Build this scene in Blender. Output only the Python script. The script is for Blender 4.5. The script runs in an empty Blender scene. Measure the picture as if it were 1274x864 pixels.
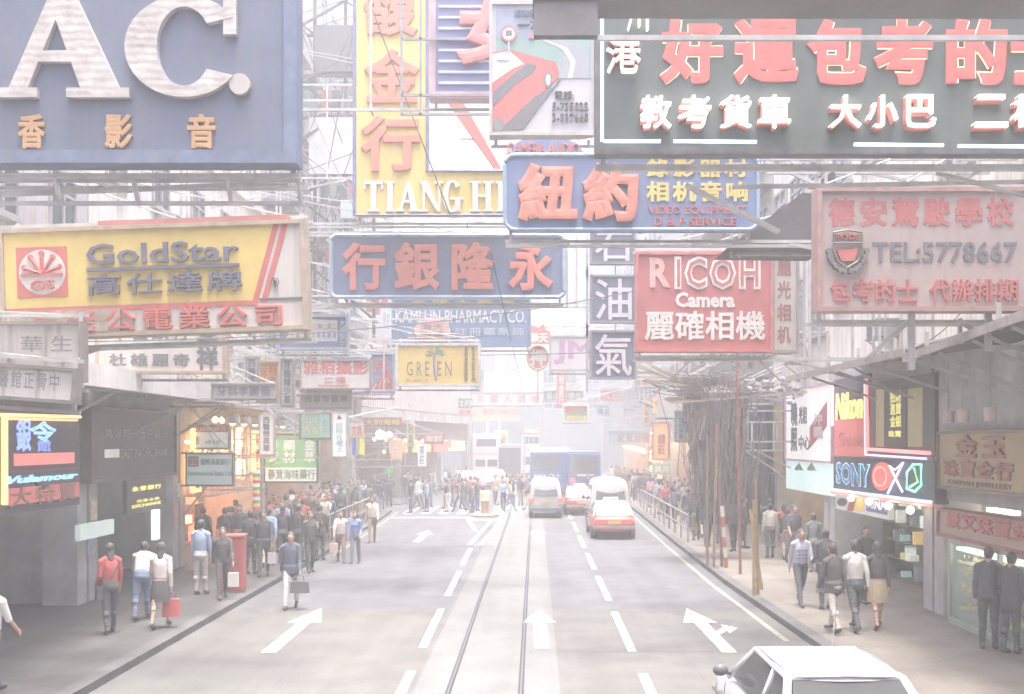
import bpy, bmesh, math, random
import numpy as np
from mathutils import Vector, Matrix, noise
random.seed(11)
EXPOSURE, LIFTV, HAZE, EMITK, SIGN_LIFT, HAZECOL = 2.9, .42, .0095, .25, .16, (.50, .515, .535)   # exposure, lowest albedo, density of the air, gain of lamps
R = math.radians
SC = bpy.context.scene
COL = SC.collection
# ------------------------------------------------------------------ camera, sky, sun, exposure
F, VX, VY, CH = 1300.0, 650.0, 548.0, 3.85        # focal length (photo pixels), vanishing point, camera height
cam_d = bpy.data.cameras.new('camera'); cam = bpy.data.objects.new('camera', cam_d); COL.objects.link(cam)
cam.location = (0, 0, CH); cam.rotation_euler = (R(90), 0, 0)
cam_d.sensor_width = 36; cam_d.lens = 36 * F / 1274
cam_d.shift_x = -(VX - 637) / 1274; cam_d.shift_y = (VY - 432) / 1274
cam_d.clip_start = .1; cam_d.clip_end = 3000
SC.camera = cam
W = bpy.data.worlds.new('World'); SC.world = W; W.use_nodes = True
nt = W.node_tree; bg = nt.nodes['Background']
sky = nt.nodes.new('ShaderNodeTexSky'); sky.sky_type = 'NISHITA'; sky.sun_disc = False
SUN_EL, SUN_AZ = 84, 165                           # azimuth clockwise from +Y (straight ahead)
sky.sun_elevation = R(SUN_EL); sky.sun_rotation = R(SUN_AZ); sky.air_density = 1.0; sky.dust_density = 6.0; sky.ozone_density = 1.0
nt.links.new(sky.outputs[0], bg.inputs[0]); bg.inputs[1].default_value = .15
sun_d = bpy.data.lights.new('sun', 'SUN'); sun_d.energy = .7; sun_d.angle = R(14); sun_d.color = (.95, 1, .94)
sun = bpy.data.objects.new('sun', sun_d); COL.objects.link(sun); sun.location = (0, 0, 60)
sd = Vector((math.sin(R(SUN_AZ)) * math.cos(R(SUN_EL)), math.cos(R(SUN_AZ)) * math.cos(R(SUN_EL)), math.sin(R(SUN_EL))))
sun.rotation_euler = sd.to_track_quat('Z', 'Y').to_euler()
SC.view_settings.view_transform = 'Standard'; SC.view_settings.look = 'None'; SC.view_settings.gamma = 1
SC.view_settings.exposure = EXPOSURE
SC.render.engine = 'CYCLES'
SC.cycles.max_bounces = 8; SC.cycles.diffuse_bounces = 5; SC.cycles.volume_bounces = 3; SC.cycles.transparent_max_bounces = 8
SC.cycles.use_denoising = True
SC.cycles.sample_clamp_indirect = 6

# ------------------------------------------------------------------ helpers
def PX(x, Z): return (x - VX) * Z / F
def PH(y, Z): return CH + (VY - y) * Z / F
def ZG(y): return CH * F / (y - VY)
LIFT = LIFTV
def lin(c, L=None):
    o = []; L = LIFT if L is None else L
    for v in c[:3]:
        v /= 255.; v = v / 12.92 if v <= .04045 else ((v + .055) / 1.055) ** 2.4
        o.append((L + (1 - L) * v) * GAIN)
    return tuple(o)
GAIN = 1.0
MC = {}
def M(c, rough=.65, var=.10, scale=2.5, metal=0., emit=0., streak=0., alpha=1., bump=0., spec=.4):
    key = (GAIN, LIFT, c, rough, var, scale, metal, emit, streak, alpha, bump, spec)
    if key in MC: return MC[key]
    m = bpy.data.materials.new('paint'); m.use_nodes = True; t = m.node_tree; b = t.nodes['Principled BSDF']
    l = lin(c)
    b.inputs['Roughness'].default_value = rough; b.inputs['Metallic'].default_value = metal
    b.inputs['Specular IOR Level'].default_value = spec
    tc = t.nodes.new('ShaderNodeTexCoord')
    nz = t.nodes.new('ShaderNodeTexNoise'); nz.inputs['Scale'].default_value = scale; nz.inputs['Detail'].default_value = 6; nz.inputs['Roughness'].default_value = .65
    t.links.new(tc.outputs['Object'], nz.inputs['Vector'])
    rp = t.nodes.new('ShaderNodeValToRGB')
    rp.color_ramp.elements[0].position = .3; rp.color_ramp.elements[1].position = .7
    rp.color_ramp.elements[0].color = tuple(max(0, v * (1 - var)) for v in l) + (1,)
    rp.color_ramp.elements[1].color = tuple(min(1, v * (1 + var)) for v in l) + (1,)
    t.links.new(nz.outputs['Fac'], rp.inputs['Fac'])
    out = rp.outputs['Color']
    if streak:
        mp = t.nodes.new('ShaderNodeMapping'); mp.inputs['Scale'].default_value = (5, 5, .35)
        n2 = t.nodes.new('ShaderNodeTexNoise'); n2.inputs['Scale'].default_value = 1.6; n2.inputs['Detail'].default_value = 5
        r2 = t.nodes.new('ShaderNodeValToRGB'); r2.color_ramp.elements[0].position = .5; r2.color_ramp.elements[1].position = .78
        r2.color_ramp.elements[0].color = (0, 0, 0, 1); r2.color_ramp.elements[1].color = (streak, streak, streak, 1)
        mx = t.nodes.new('ShaderNodeMix'); mx.data_type = 'RGBA'
        mx.inputs['B'].default_value = lin((118, 96, 82)) + (1,)
        t.links.new(tc.outputs['Object'], mp.inputs[0]); t.links.new(mp.outputs[0], n2.inputs['Vector'])
        t.links.new(n2.outputs['Fac'], r2.inputs['Fac']); t.links.new(r2.outputs['Color'], mx.inputs['Factor'])
        t.links.new(out, mx.inputs['A']); out = mx.outputs['Result']
    t.links.new(out, b.inputs['Base Color'])
    if emit:
        t.links.new(out, b.inputs['Emission Color']); b.inputs['Emission Strength'].default_value = emit * EMITK
    if alpha < 1: b.inputs['Alpha'].default_value = alpha
    if bump:
        bp = t.nodes.new('ShaderNodeBump'); bp.inputs['Strength'].default_value = bump; bp.inputs['Distance'].default_value = .03
        t.links.new(nz.outputs['Fac'], bp.inputs['Height']); t.links.new(bp.outputs['Normal'], b.inputs['Normal'])
    MC[key] = m
    return m

class MB:
    def __init__(s): s.v = []; s.f = []
    def add(s, vs, fs):
        n = len(s.v); s.v += [tuple(v) for v in vs]; s.f += [tuple(i + n for i in f) for f in fs]; return s
    def box(s, x0, y0, z0, x1, y1, z1):
        if x0 > x1: x0, x1 = x1, x0
        if y0 > y1: y0, y1 = y1, y0
        if z0 > z1: z0, z1 = z1, z0
        return s.add([(x0, y0, z0), (x1, y0, z0), (x1, y1, z0), (x0, y1, z0), (x0, y0, z1), (x1, y0, z1), (x1, y1, z1), (x0, y1, z1)],
                     [(0, 3, 2, 1), (4, 5, 6, 7), (0, 1, 5, 4), (1, 2, 6, 5), (2, 3, 7, 6), (3, 0, 4, 7)])
    def hexa(s, p):
        return s.add(p, [(0, 3, 2, 1), (4, 5, 6, 7), (0, 1, 5, 4), (1, 2, 6, 5), (2, 3, 7, 6), (3, 0, 4, 7)])
    def tube(s, pts, r, n=6, close=False):
        pts = [Vector(p) for p in pts]; vs = []; fs = []; m = len(pts)
        for i, p in enumerate(pts):
            if close: d = pts[(i + 1) % m] - pts[i - 1]
            else: d = (pts[min(i + 1, m - 1)] - pts[max(i - 1, 0)])
            if d.length < 1e-9: d = Vector((0, 0, 1))
            d.normalize(); a = d.orthogonal().normalized() if abs(d.z) > .95 else d.cross(Vector((0, 0, 1))).normalized(); b = d.cross(a)
            rr = r[i] if isinstance(r, (list, tuple)) else r
            for k in range(n):
                t = 2 * math.pi * k / n
                vs.append(p + a * (rr * math.cos(t)) + b * (rr * math.sin(t)))
        for i in range(m if close else m - 1):
            j = (i + 1) % m
            for k in range(n):
                fs.append((i * n + k, i * n + (k + 1) % n, j * n + (k + 1) % n, j * n + k))
        if not close:
            fs.append(tuple(reversed(range(n)))); fs.append(tuple((m - 1) * n + k for k in range(n)))
        return s.add(vs, fs)
    def bar(s, p, q, w, h=None):
        h = h or w
        p = Vector(p); q = Vector(q); d = (q - p).normalized()
        a = d.cross(Vector((0, 0, 1))) if abs(d.z) < .95 else Vector((1, 0, 0))
        a.normalize(); b = a.cross(d)
        a *= w / 2; b *= h / 2
        return s.hexa([p - a - b, p + a - b, q + a - b, q - a - b, p - a + b, p + a + b, q + a + b, q - a + b])
    def prism(s, pts, y0, y1):                       # polygon in x,z, counter-clockwise seen from -y
        n = len(pts)
        return s.add([(p[0], y0, p[1]) for p in pts] + [(p[0], y1, p[1]) for p in pts],
                     [tuple(range(n)), tuple(reversed(range(n, 2 * n)))] + [(i + n, (i + 1) % n + n, (i + 1) % n, i) for i in range(n)])
    def lathe(s, prof, c=(0, 0, 0), n=16, axis='z'):
        vs = []; fs = []; m = len(prof)
        for r, h in prof:
            for k in range(n):
                t = 2 * math.pi * k / n; x, y, z = r * math.cos(t), r * math.sin(t), h
                if axis == 'x': x, y, z = z, x, y
                if axis == 'y': x, y, z = x, z, y
                vs.append((c[0] + x, c[1] + y, c[2] + z))
        for i in range(m - 1):
            for k in range(n): fs.append((i * n + k, i * n + (k + 1) % n, (i + 1) * n + (k + 1) % n, (i + 1) * n + k))
        fs.append(tuple(reversed(range(n)))); fs.append(tuple((m - 1) * n + k for k in range(n)))
        return s.add(vs, fs)
    def ball(s, c, r, n=8):
        rx, ry, rz = r if isinstance(r, (tuple, list)) else (r, r, r)
        vs = []; fs = []
        for i in range(n + 1):
            a = math.pi * i / n
            for k in range(2 * n):
                t = math.pi * k / n
                vs.append((c[0] + rx * math.sin(a) * math.cos(t), c[1] + ry * math.sin(a) * math.sin(t), c[2] + rz * math.cos(a)))
        for i in range(n):
            for k in range(2 * n): fs.append((i * 2 * n + k, (i + 1) * 2 * n + k, (i + 1) * 2 * n + (k + 1) % (2 * n), i * 2 * n + (k + 1) % (2 * n)))
        return s.add(vs, fs)
    def build(s, name, mat, parent=None, loc=(0, 0, 0), rz=0, bevel=0, smooth=False, sub=0):
        me = bpy.data.meshes.new(name); me.from_pydata(s.v, [], s.f)
        bm = bmesh.new(); bm.from_mesh(me)
        if smooth or sub: bmesh.ops.remove_doubles(bm, verts=bm.verts, dist=1e-5)
        bmesh.ops.recalc_face_normals(bm, faces=bm.faces)
        if bevel: bmesh.ops.bevel(bm, geom=bm.edges[:], offset=bevel, segments=2, affect='EDGES', profile=.6)
        bm.to_mesh(me); bm.free()
        if smooth or sub: me.polygons.foreach_set('use_smooth', [True] * len(me.polygons))
        return link(name, me, mat, parent, loc, rz, sub)
def link(name, me, mat, parent=None, loc=(0, 0, 0), rz=0, sub=0):
    o = bpy.data.objects.new(name, me); COL.objects.link(o)
    if mat and not me.materials: me.materials.append(mat)
    if parent: o.parent = parent
    o.location = loc; o.rotation_euler = (0, 0, rz)
    if sub:
        md = o.modifiers.new('s', 'SUBSURF'); md.levels = sub; md.render_levels = sub
    return o
LABELS = {}
def tag(o, label, cat, group=None):
    o['label'] = label; o['category'] = cat
    if group: o['group'] = group
    LABELS.setdefault(label, []).append(o.name)
    return o
def E(name, label, cat, loc=(0, 0, 0), rz=0, group=None):
    o = bpy.data.objects.new(name, None); COL.objects.link(o); o.empty_display_size = .2
    o.location = loc; o.rotation_euler = (0, 0, rz)
    return tag(o, label, cat, group)
def struct(o): o['kind'] = 'structure'; return o

TCACHE = {}
def text_mesh(body, wt=0., shear=0., sp=1., neon=0., line=1.):
    """text as a flat mesh (or tube outlines), its points scaled to the unit square"""
    key = (body, wt, shear, sp, neon, line)
    if key in TCACHE: return TCACHE[key]
    c = bpy.data.curves.new('t', 'FONT'); c.body = body; c.size = 1; c.resolution_u = 3; c.shear = shear; c.space_character = sp; c.space_line = line; c.align_x = 'CENTER'
    if neon: c.fill_mode = 'NONE'; c.bevel_depth = neon; c.bevel_resolution = 0; c.resolution_u = 2; c.offset = wt
    else:
        c.extrude = .3; c.bevel_depth = max(0, wt) * .8; c.bevel_resolution = 0; c.resolution_u = 2
    o = bpy.data.objects.new('t', c); COL.objects.link(o); bpy.context.view_layer.update()
    me = bpy.data.meshes.new_from_object(o.evaluated_get(bpy.context.evaluated_depsgraph_get()))
    v = np.empty(len(me.vertices) * 3); me.vertices.foreach_get('co', v); v = v.reshape(-1, 3)
    f = [tuple(p.vertices) for p in me.polygons]
    bpy.data.objects.remove(o); bpy.data.curves.remove(c); bpy.data.meshes.remove(me)
    lo = v.min(0); hi = v.max(0); s = hi - lo; s[s < 1e-6] = 1
    v = (v - lo) / s
    TCACHE[key] = (v, f, s)
    return TCACHE[key]
def text_obj(part, body, x0, z0, x1, z1, y, depth, mat, parent, wt=.02, shear=0., sp=1., neon=0., line=1.):
    v, f, s = text_mesh(body, wt, shear, sp, neon, line)
    w = np.empty_like(v)
    w[:, 0] = x0 + v[:, 0] * (x1 - x0); w[:, 2] = z0 + v[:, 1] * (z1 - z0)
    w[:, 1] = y - v[:, 2] * depth
    me = bpy.data.meshes.new(part); me.from_pydata(w.tolist(), [], f)
    return link(part, me, mat, parent)
# ------------------------------------------------------------------ the setting
def nodes_ground(kind):
    m = bpy.data.materials.new(kind); m.use_nodes = True; t = m.node_tree; b = t.nodes['Principled BSDF']; b.inputs['Roughness'].default_value = .8
    tc = t.nodes.new('ShaderNodeTexCoord')
    def nz(s, d=6):
        n = t.nodes.new('ShaderNodeTexNoise'); n.inputs['Scale'].default_value = s; n.inputs['Detail'].default_value = d; t.links.new(tc.outputs['Object'], n.inputs['Vector']); return n
    def ramp(src, a, c0, bb, c1):
        r = t.nodes.new('ShaderNodeValToRGB'); r.color_ramp.elements[0].position = a; r.color_ramp.elements[1].position = bb
        r.color_ramp.elements[0].color = c0 + (1,); r.color_ramp.elements[1].color = c1 + (1,); t.links.new(src, r.inputs['Fac']); return r
    cols = {'asphalt': ((88, 88, 93), (104, 104, 108)), 'concrete': ((94, 93, 92), (108, 107, 105)), 'track': ((108, 108, 109), (120, 120, 121)),
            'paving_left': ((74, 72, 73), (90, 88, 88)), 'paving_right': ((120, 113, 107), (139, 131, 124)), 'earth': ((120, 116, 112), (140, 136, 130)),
            'patch': ((90, 89, 96), (104, 103, 110)), 'kerb': ((84, 82, 84), (106, 104, 105)), 'whitepaint': ((172, 172, 172), (198, 198, 198)), 'yellowpaint': ((150, 146, 134), (172, 168, 154))}[kind]
    r = ramp(nz(1.1).outputs['Fac'], .32, lin(cols[0], .02), .68, lin(cols[1], .02))
    r2 = ramp(nz(38, 4).outputs['Fac'], .35, (.72, .72, .72), .65, (1.22, 1.22, 1.22))
    mx = t.nodes.new('ShaderNodeMix'); mx.data_type = 'RGBA'; mx.blend_type = 'MULTIPLY'; mx.inputs['Factor'].default_value = 1
    t.links.new(r.outputs[0], mx.inputs['A']); t.links.new(r2.outputs[0], mx.inputs['B']); out = mx.outputs['Result']
    # dark wear running along the street
    mp = t.nodes.new('ShaderNodeMapping'); mp.inputs['Scale'].default_value = (1.3, .05, 1)
    n3 = t.nodes.new('ShaderNodeTexNoise'); n3.inputs['Scale'].default_value = 1; t.links.new(tc.outputs['Object'], mp.inputs[0]); t.links.new(mp.outputs[0], n3.inputs['Vector'])
    r3 = ramp(n3.outputs['Fac'], .35, (.89, .89, .89), .65, (1.05, 1.05, 1.05))
    m2 = t.nodes.new('ShaderNodeMix'); m2.data_type = 'RGBA'; m2.blend_type = 'MULTIPLY'; m2.inputs['Factor'].default_value = 1
    t.links.new(out, m2.inputs['A']); t.links.new(r3.outputs[0], m2.inputs['B']); out = m2.outputs['Result']
    if kind in ('paving_left', 'paving_right'):
        br = t.nodes.new('ShaderNodeTexBrick'); br.inputs['Scale'].default_value = 1.6; br.inputs['Mortar Size'].default_value = .012; br.offset = .5
        br.inputs['Color1'].default_value = (1, 1, 1, 1); br.inputs['Color2'].default_value = (.93, .93, .93, 1); br.inputs['Mortar'].default_value = (.75, .75, .75, 1)
        t.links.new(tc.outputs['Object'], br.inputs['Vector'])
        m3 = t.nodes.new('ShaderNodeMix'); m3.data_type = 'RGBA'; m3.blend_type = 'MULTIPLY'; m3.inputs['Factor'].default_value = .8
        t.links.new(out, m3.inputs['A']); t.links.new(br.outputs[0], m3.inputs['B']); out = m3.outputs['Result']
    if kind in ('whitepaint', 'yellowpaint'):
        n4 = nz(7, 9); r4 = ramp(n4.outputs['Fac'], .36, (.5, .5, .5), .5, (1, 1, 1))
        m4 = t.nodes.new('ShaderNodeMix'); m4.data_type = 'RGBA'; m4.blend_type = 'MULTIPLY'; m4.inputs['Factor'].default_value = .8
        t.links.new(out, m4.inputs['A']); t.links.new(r4.outputs[0], m4.inputs['B']); out = m4.outputs['Result']
    t.links.new(out, b.inputs['Base Color'])
    return m
def sheet(name, pts, z, mat):
    mb = MB(); mb.add([(x, y, z) for x, y in pts], [tuple(range(len(pts)))])
    return struct(mb.build(name, mat))
def strip(name, edge, w0, w1, z, mat):                # strip between two x-offsets along a polyline [(x,y)]
    mb = MB()
    for (xa, ya), (xb, yb) in zip(edge, edge[1:]):
        mb.add([(xa + w0, ya, z), (xa + w1, ya, z), (xb + w1, yb, z), (xb + w0, yb, z)], [(0, 1, 2, 3)])
    return struct(mb.build(name, mat))
sheet('ground', [(-600, -200), (600, -200), (600, 1500), (-600, 1500)], -.02, nodes_ground('earth'))
KL = [(-6.6, -10), (-6.6, 35), (-6.8, 49), (-7.0, 56)]
KR = [(5.55, -10), (5.42, 20), (5.4, 28), (5.6, 38), (6.1, 57), (6.6, 75), (6.8, 100)]
sheet('road', [(-60, 23.8), (60, 23.8), (60, 260), (-60, 260)], 0, nodes_ground('asphalt'))
sheet('road_concrete', [(-6.6, -10), (5.6, -10), (5.45, 23.8), (-6.6, 23.8)], 0, nodes_ground('concrete'))
def tx(Z): return -.59 + max(0, Z - 15.8) * .0125      # centre of the tram track
TE = [(tx(z), z) for z in (-10, 5, 15, 25, 35, 45, 55, 65, 80, 110)]
strip('tram_track_bed', TE, -1.1, 1.16, .004, nodes_ground('track'))
LIFT = .03; RAIL = M((86, 86, 92), .5, .15, 4)
for s in (-.555, .555):
    strip('rail_groove', TE, s - .045, s + .045, .008, M((52, 50, 54), .8))
    mb = MB()
    for (xa, ya), (xb, yb) in zip(TE, TE[1:]): mb.bar((xa + s, ya, .009), (xb + s, yb, .009), .03, .012)
    struct(mb.build('tram_rail', RAIL))
LIFT = LIFTV
JM = nodes_ground('kerb')
for x in (-3.9, 2.9):
    strip('road_joint', [(x, -10), (x + .03, 23.7)], -.012, .012, .0045, JM)
sheet('road_joint', [(.6, 19.0), (5.4, 19.0), (5.4, 19.05), (.6, 19.05)], .0045, JM)
WP = nodes_ground('whitepaint'); YP = nodes_ground('yellowpaint')
def dash(x, z0, z1, w=.16, x2=None):
    x2 = x if x2 is None else x2
    sheet('road_marking', [(x - w / 2, z0), (x + w / 2, z0), (x2 + w / 2, z1), (x2 - w / 2, z1)], .008, WP)
for z0, z1 in ((9, 13), (15.5, 17.4), (19.4, 23.8), (25.8, 30.7), (32.2, 37.2)): dash(-1.85, z0, z1)
for z0, z1 in ((9.2, 12.2), (14.2, 17.2), (19.0, 23.4), (25, 29.6), (31, 35.5), (37.3, 42), (44, 49), (51, 57)): dash(2.0 + (z0 - 19) * .012, z0, z1, x2=2.0 + (z1 - 19) * .012)
dash(-1.95, 38.5, 50, .16, -1.5); dash(-1.55, 38.5, 50, .16, -1.0); dash(-1.95, 44, 50.2, .2, -2.6)
sheet('road_marking', [(-2.7, 50.2), (-.9, 50.2), (-.9, 50.7), (-2.7, 50.7)], .0082, WP)
sheet('road_marking', [(-6.5, 51.6), (-2.4, 51.6), (-2.4, 52.2), (-6.5, 52.2)], .008, WP)
def arrow(x, z, L=4.4, right=False):
    w = .1; pts = [(x - .14, z), (x + .14, z), (x + .14, z + L * .62), (x + .36, z + L * .62), (x, z + L), (x - .36, z + L * .62), (x - .14, z + L * .62)]
    sheet('road_arrow', pts, .009, WP)
    if right: sheet('road_arrow', [(x + .143, z + L * .34), (x + .38, z + L * .44), (x + .38, z + L * .38), (x + .66, z + L * .50), (x + .38, z + L * .58), (x + .38, z + L * .52), (x + .143, z + L * .42)], .009, WP)
arrow(-4.6, 18.9, 5); arrow(.36, 19.3, 4.4); arrow(-4.0, 39.5, 5); arrow(.62, 40, 5); arrow(3.75, 18.9, 5, True)
for k in range(7): sheet('zebra_stripe', [(-6.3 + k * .95, 54.4), (-5.8 + k * .95, 54.4), (-5.8 + k * .95, 60.5), (-6.3 + k * .95, 60.5)], .008, WP)
for k in range(6): sheet('zebra_stripe', [(1.2 + k * .9, 58.5), (1.65 + k * .9, 58.5), (1.65 + k * .9, 62.5), (1.2 + k * .9, 62.5)], .008, WP)
strip('road_edge_line', KR[1:5], -.42, -.30, .008, YP); strip('road_edge_line', KL[1:], .25, .36, .008, YP)
# drain cover by the right lane
for z in (18.2, 18.3, 18.4, 18.5): sheet('road_drain', [(4.0, z), (5.0, z), (5.0, z + .06), (4.0, z + .06)], .0085, M((84, 80, 82), .8))
for x, z in ((-3.1, 27.5), (3.4, 33), (-4.6, 47), (4.2, 22.2)):
    sheet('manhole_cover', [(x + .34 * math.cos(R(a)), z + .34 * math.sin(R(a))) for a in range(0, 360, 20)], .006, JM)
sheet('road_patch', [(2.6, 27), (4.5, 27.2), (4.4, 32.6), (2.7, 32.4)], .0042, nodes_ground('patch')); sheet('road_patch', [(-5.6, 31), (-3.6, 31), (-3.5, 36), (-5.7, 35.6)], .0042, nodes_ground('patch'))
def pavement(name, K, out, mat):
    mb = MB()
    for (xa, ya), (xb, yb) in zip(K, K[1:]):
        s = -1 if out < 0 else 1
        mb.add([(xa + s * .28, ya, .13), (out, ya, .13), (out, yb, .13), (xb + s * .28, yb, .13)], [(0, 1, 2, 3)])
    struct(mb.build(name, mat))
    kb = MB()
    for (xa, ya), (xb, yb) in zip(K, K[1:]):
        s = -1 if out < 0 else 1
        n = max(1, int((yb - ya) / 1.2))
        for i in range(n):
            t0, t1 = i / n, (i + 1) / n - .012 / (yb - ya)
            a0, a1 = xa + (xb - xa) * t0, xa + (xb - xa) * t1; z0, z1 = ya + (yb - ya) * t0, ya + (yb - ya) * t1
            kb.hexa([(a0, z0, -.01), (a0 + s * .275, z0, -.01), (a1 + s * .275, z1, -.01), (a1, z1, -.01), (a0, z0, .135), (a0 + s * .275, z0, .135), (a1 + s * .275, z1, .135), (a1, z1, .135)])
    struct(kb.build('kerb', nodes_ground('kerb')))
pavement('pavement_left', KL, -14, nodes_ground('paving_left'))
pavement('pavement_right', KR, 13, nodes_ground('paving_right'))
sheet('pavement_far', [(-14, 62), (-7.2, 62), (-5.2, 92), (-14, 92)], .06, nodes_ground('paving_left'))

WALL_LIFT = .14
# ------------------------------------------------------------------ buildings along both sides
DARK = M((66, 62, 66), .7, .2, 2); STEEL = M((74, 68, 70), .6, .25, 3, streak=.4); RUST = M((104, 84, 74), .8, .3, 3)
LIFT = .04; GLASS = M((64, 68, 76), .12, .25, 1.2, spec=.5); LIFT = LIFTV
def window(b, side, X, z0, z1, h0, h1, fc, shut=None):
    """a framed window on a wall at x = X; side -1: left row (faces +x)"""
    s = -side
    mb = MB(); t = .07; p = X + s * .07
    for a in ((z0, h0, z1, h0 + t), (z0, h1 - t, z1, h1), (z0, h0 + t, z0 + t, h1 - t), (z1 - t, h0 + t, z1, h1 - t), ((z0 + z1) / 2 - t / 2, h0 + t, (z0 + z1) / 2 + t / 2, h1 - t), (z0 + t, h1 - .55, (z0 + z1) / 2 - t / 2, h1 - .5), ((z0 + z1) / 2 + t / 2, h1 - .55, z1 - t, h1 - .5)):
        mb.box(X - s * .02, a[0], a[1], p, a[2], a[3])
    f = mb.build('window', fc, b)
    MB().box(X - s * .02, z0 + t / 2, h0 + t / 2, X + s * .02, z1 - t / 2, h1 - t / 2).build('pane', GLASS if not shut else shut, f)
    MB().box(X - s * .02, z0 - .1, h0 - .1, X + s * .16, z1 + .1, h0 - .003).build('sill', fc, f)
def building(name, label, side, Z0, Z1, H, wc, h0=5.0, floors=(), win=(1.3, 1.5, 2.4), canopy=None, X=None, band=None, depth=9, interior=(84, 76, 74), lamp=None, recess=3., balc=False, fh_=1.0):
    X = X if X is not None else (-10 if side < 0 else 8.9)
    b = E(name, label, 'building', (0, 0, 0))
    global LIFT; LIFT = WALL_LIFT; wm = M(wc, .85, .2, .8, streak=.75, bump=.2); LIFT = LIFTV; o = side
    mb = MB(); mb.box(X, Z0, h0, X + o * depth, Z1, H)
    mb.box(X, Z0 - .002, H, X + o * .3, Z1 + .002, H + .9)
    mb.build('wall', wm, b)
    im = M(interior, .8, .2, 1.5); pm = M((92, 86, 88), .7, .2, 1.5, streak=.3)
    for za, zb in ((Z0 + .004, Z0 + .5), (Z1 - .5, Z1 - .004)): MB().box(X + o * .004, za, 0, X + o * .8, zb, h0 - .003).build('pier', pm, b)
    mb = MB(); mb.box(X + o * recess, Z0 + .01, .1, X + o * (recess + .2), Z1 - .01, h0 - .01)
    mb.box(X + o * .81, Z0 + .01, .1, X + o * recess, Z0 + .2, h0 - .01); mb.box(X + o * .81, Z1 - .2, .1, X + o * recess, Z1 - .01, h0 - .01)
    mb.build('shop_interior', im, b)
    MB().box(X + o * .02, Z0 + .51, h0 - fh_, X + o * .25, Z1 - .51, h0 - .02).build('fascia', M((84, 78, 78), .7, .2, 1.5), b)
    if lamp:
        n = max(1, int((Z1 - Z0) / 2.2))
        for k in range(n):
            zc = Z0 + (k + .5) * (Z1 - Z0) / n
            MB().box(X + o * .9, zc - .6, h0 - fh_ - .25, X + o * 1.05, zc + .6, h0 - fh_ - .17).build('lamp', M(lamp[0], .5, 0, emit=lamp[1]), b)
    if canopy:
        xe, hc, th = canopy
        MB().box(X - o * .003, Z0 + .03, hc, xe, Z1 - .03, hc + th).build('canopy', M((112, 106, 106), .9, .3, .7, streak=.5), b)
        MB().box(xe, Z0 + .03, hc - .12, xe - o * .08, Z1 - .03, hc + th + .03).build('canopy_edge', M((170, 162, 158), .9, .2, .7, streak=.6), b)
    LIFT = WALL_LIFT; fr = M((140, 134, 130), .6, .15)
    for fh in floors:
        n = max(1, int((Z1 - Z0) / win[2])); st = (Z1 - Z0) / n
        for k in range(n):
            zc = Z0 + (k + .5) * st
            window(b, side, X, zc - win[0] / 2, zc + win[0] / 2, fh, fh + win[1], fr)
        if band: MB().box(X - o * .002, Z0 + .02, fh - 1.0, X - o * .18, Z1 - .02, fh - .75).build('string_course', M(band, .8, .2), b)
        if balc:
            for k in range(n):
                zc = Z0 + (k + .5) * st; m2 = MB(); a0, a1 = zc - st * .42, zc + st * .42
                m2.box(X, a0, fh - .9, X - o * .9, a1, fh - .78)
                for j in range(9): z = a0 + (a1 - a0) * j / 8; m2.box(X - o * .86, z - .015, fh - .779, X - o * .89, z + .015, fh + .2)
                m2.box(X - o * .84, a0, fh + .201, X - o * .91, a1, fh + .26)
                m2.build('balcony', M((116, 108, 104), .8, .3, streak=.6), b)
    LIFT = LIFTV
    return b
CREAM = (204, 197, 188); WHITE = (196, 192, 186); GREYW = (164, 159, 158)
building('shop_building', 'grimy grey building behind the blue board with the huge metal letters', -1, 8, 24.0, 21, GREYW, 5.0, (8.2, 11.6, 15), canopy=(-8.2, 5.0, .28), interior=(70, 66, 68), lamp=((236, 240, 246), 7))  # white ceiling lamps added only to brighten the dark shop interior
building('bank_building', 'cream building over the dark bank front with dim metal letters', -1, 24.1, 30.4, 24, CREAM, 5.0, (6.6, 10.2, 13.6, 17), canopy=(-8.2, 5.0, .26), interior=(66, 62, 64), lamp=((240, 238, 236), 7))  # ceiling lamps here are added too, to lift the dark bank front
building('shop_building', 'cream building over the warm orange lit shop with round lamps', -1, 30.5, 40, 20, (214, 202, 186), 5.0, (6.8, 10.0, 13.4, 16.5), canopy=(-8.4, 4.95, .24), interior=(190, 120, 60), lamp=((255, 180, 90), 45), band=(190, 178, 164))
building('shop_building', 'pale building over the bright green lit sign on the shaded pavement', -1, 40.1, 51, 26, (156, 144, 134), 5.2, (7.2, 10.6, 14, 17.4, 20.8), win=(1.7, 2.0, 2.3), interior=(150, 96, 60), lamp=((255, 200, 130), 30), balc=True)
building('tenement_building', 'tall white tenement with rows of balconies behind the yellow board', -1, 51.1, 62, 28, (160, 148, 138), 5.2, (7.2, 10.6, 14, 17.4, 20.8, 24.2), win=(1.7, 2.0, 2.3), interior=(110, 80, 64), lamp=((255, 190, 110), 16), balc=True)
building('corner_building', 'weathered cream building above the jewellery shop sign', 1, 9, 22.6, 19, (224, 214, 198), 6.0, (9.4, 13.0, 16), interior=(110, 104, 92), lamp=((255, 240, 200), 5), recess=2.0, fh_=3.4)  # tall fascia added as dark fill for the shade under the awning
building('shop_building', 'cream building above the camera shop with neon tubes', 1, 22.7, 30.3, 19, (226, 218, 204), 6.0, (7.6, 10.9, 14.2), win=(1.6, 1.9, 2.4), interior=(120, 130, 130), lamp=((255, 244, 220), 5), recess=2.4, fh_=3.3)  # fascia deepened to stand in for shade below this awning
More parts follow.
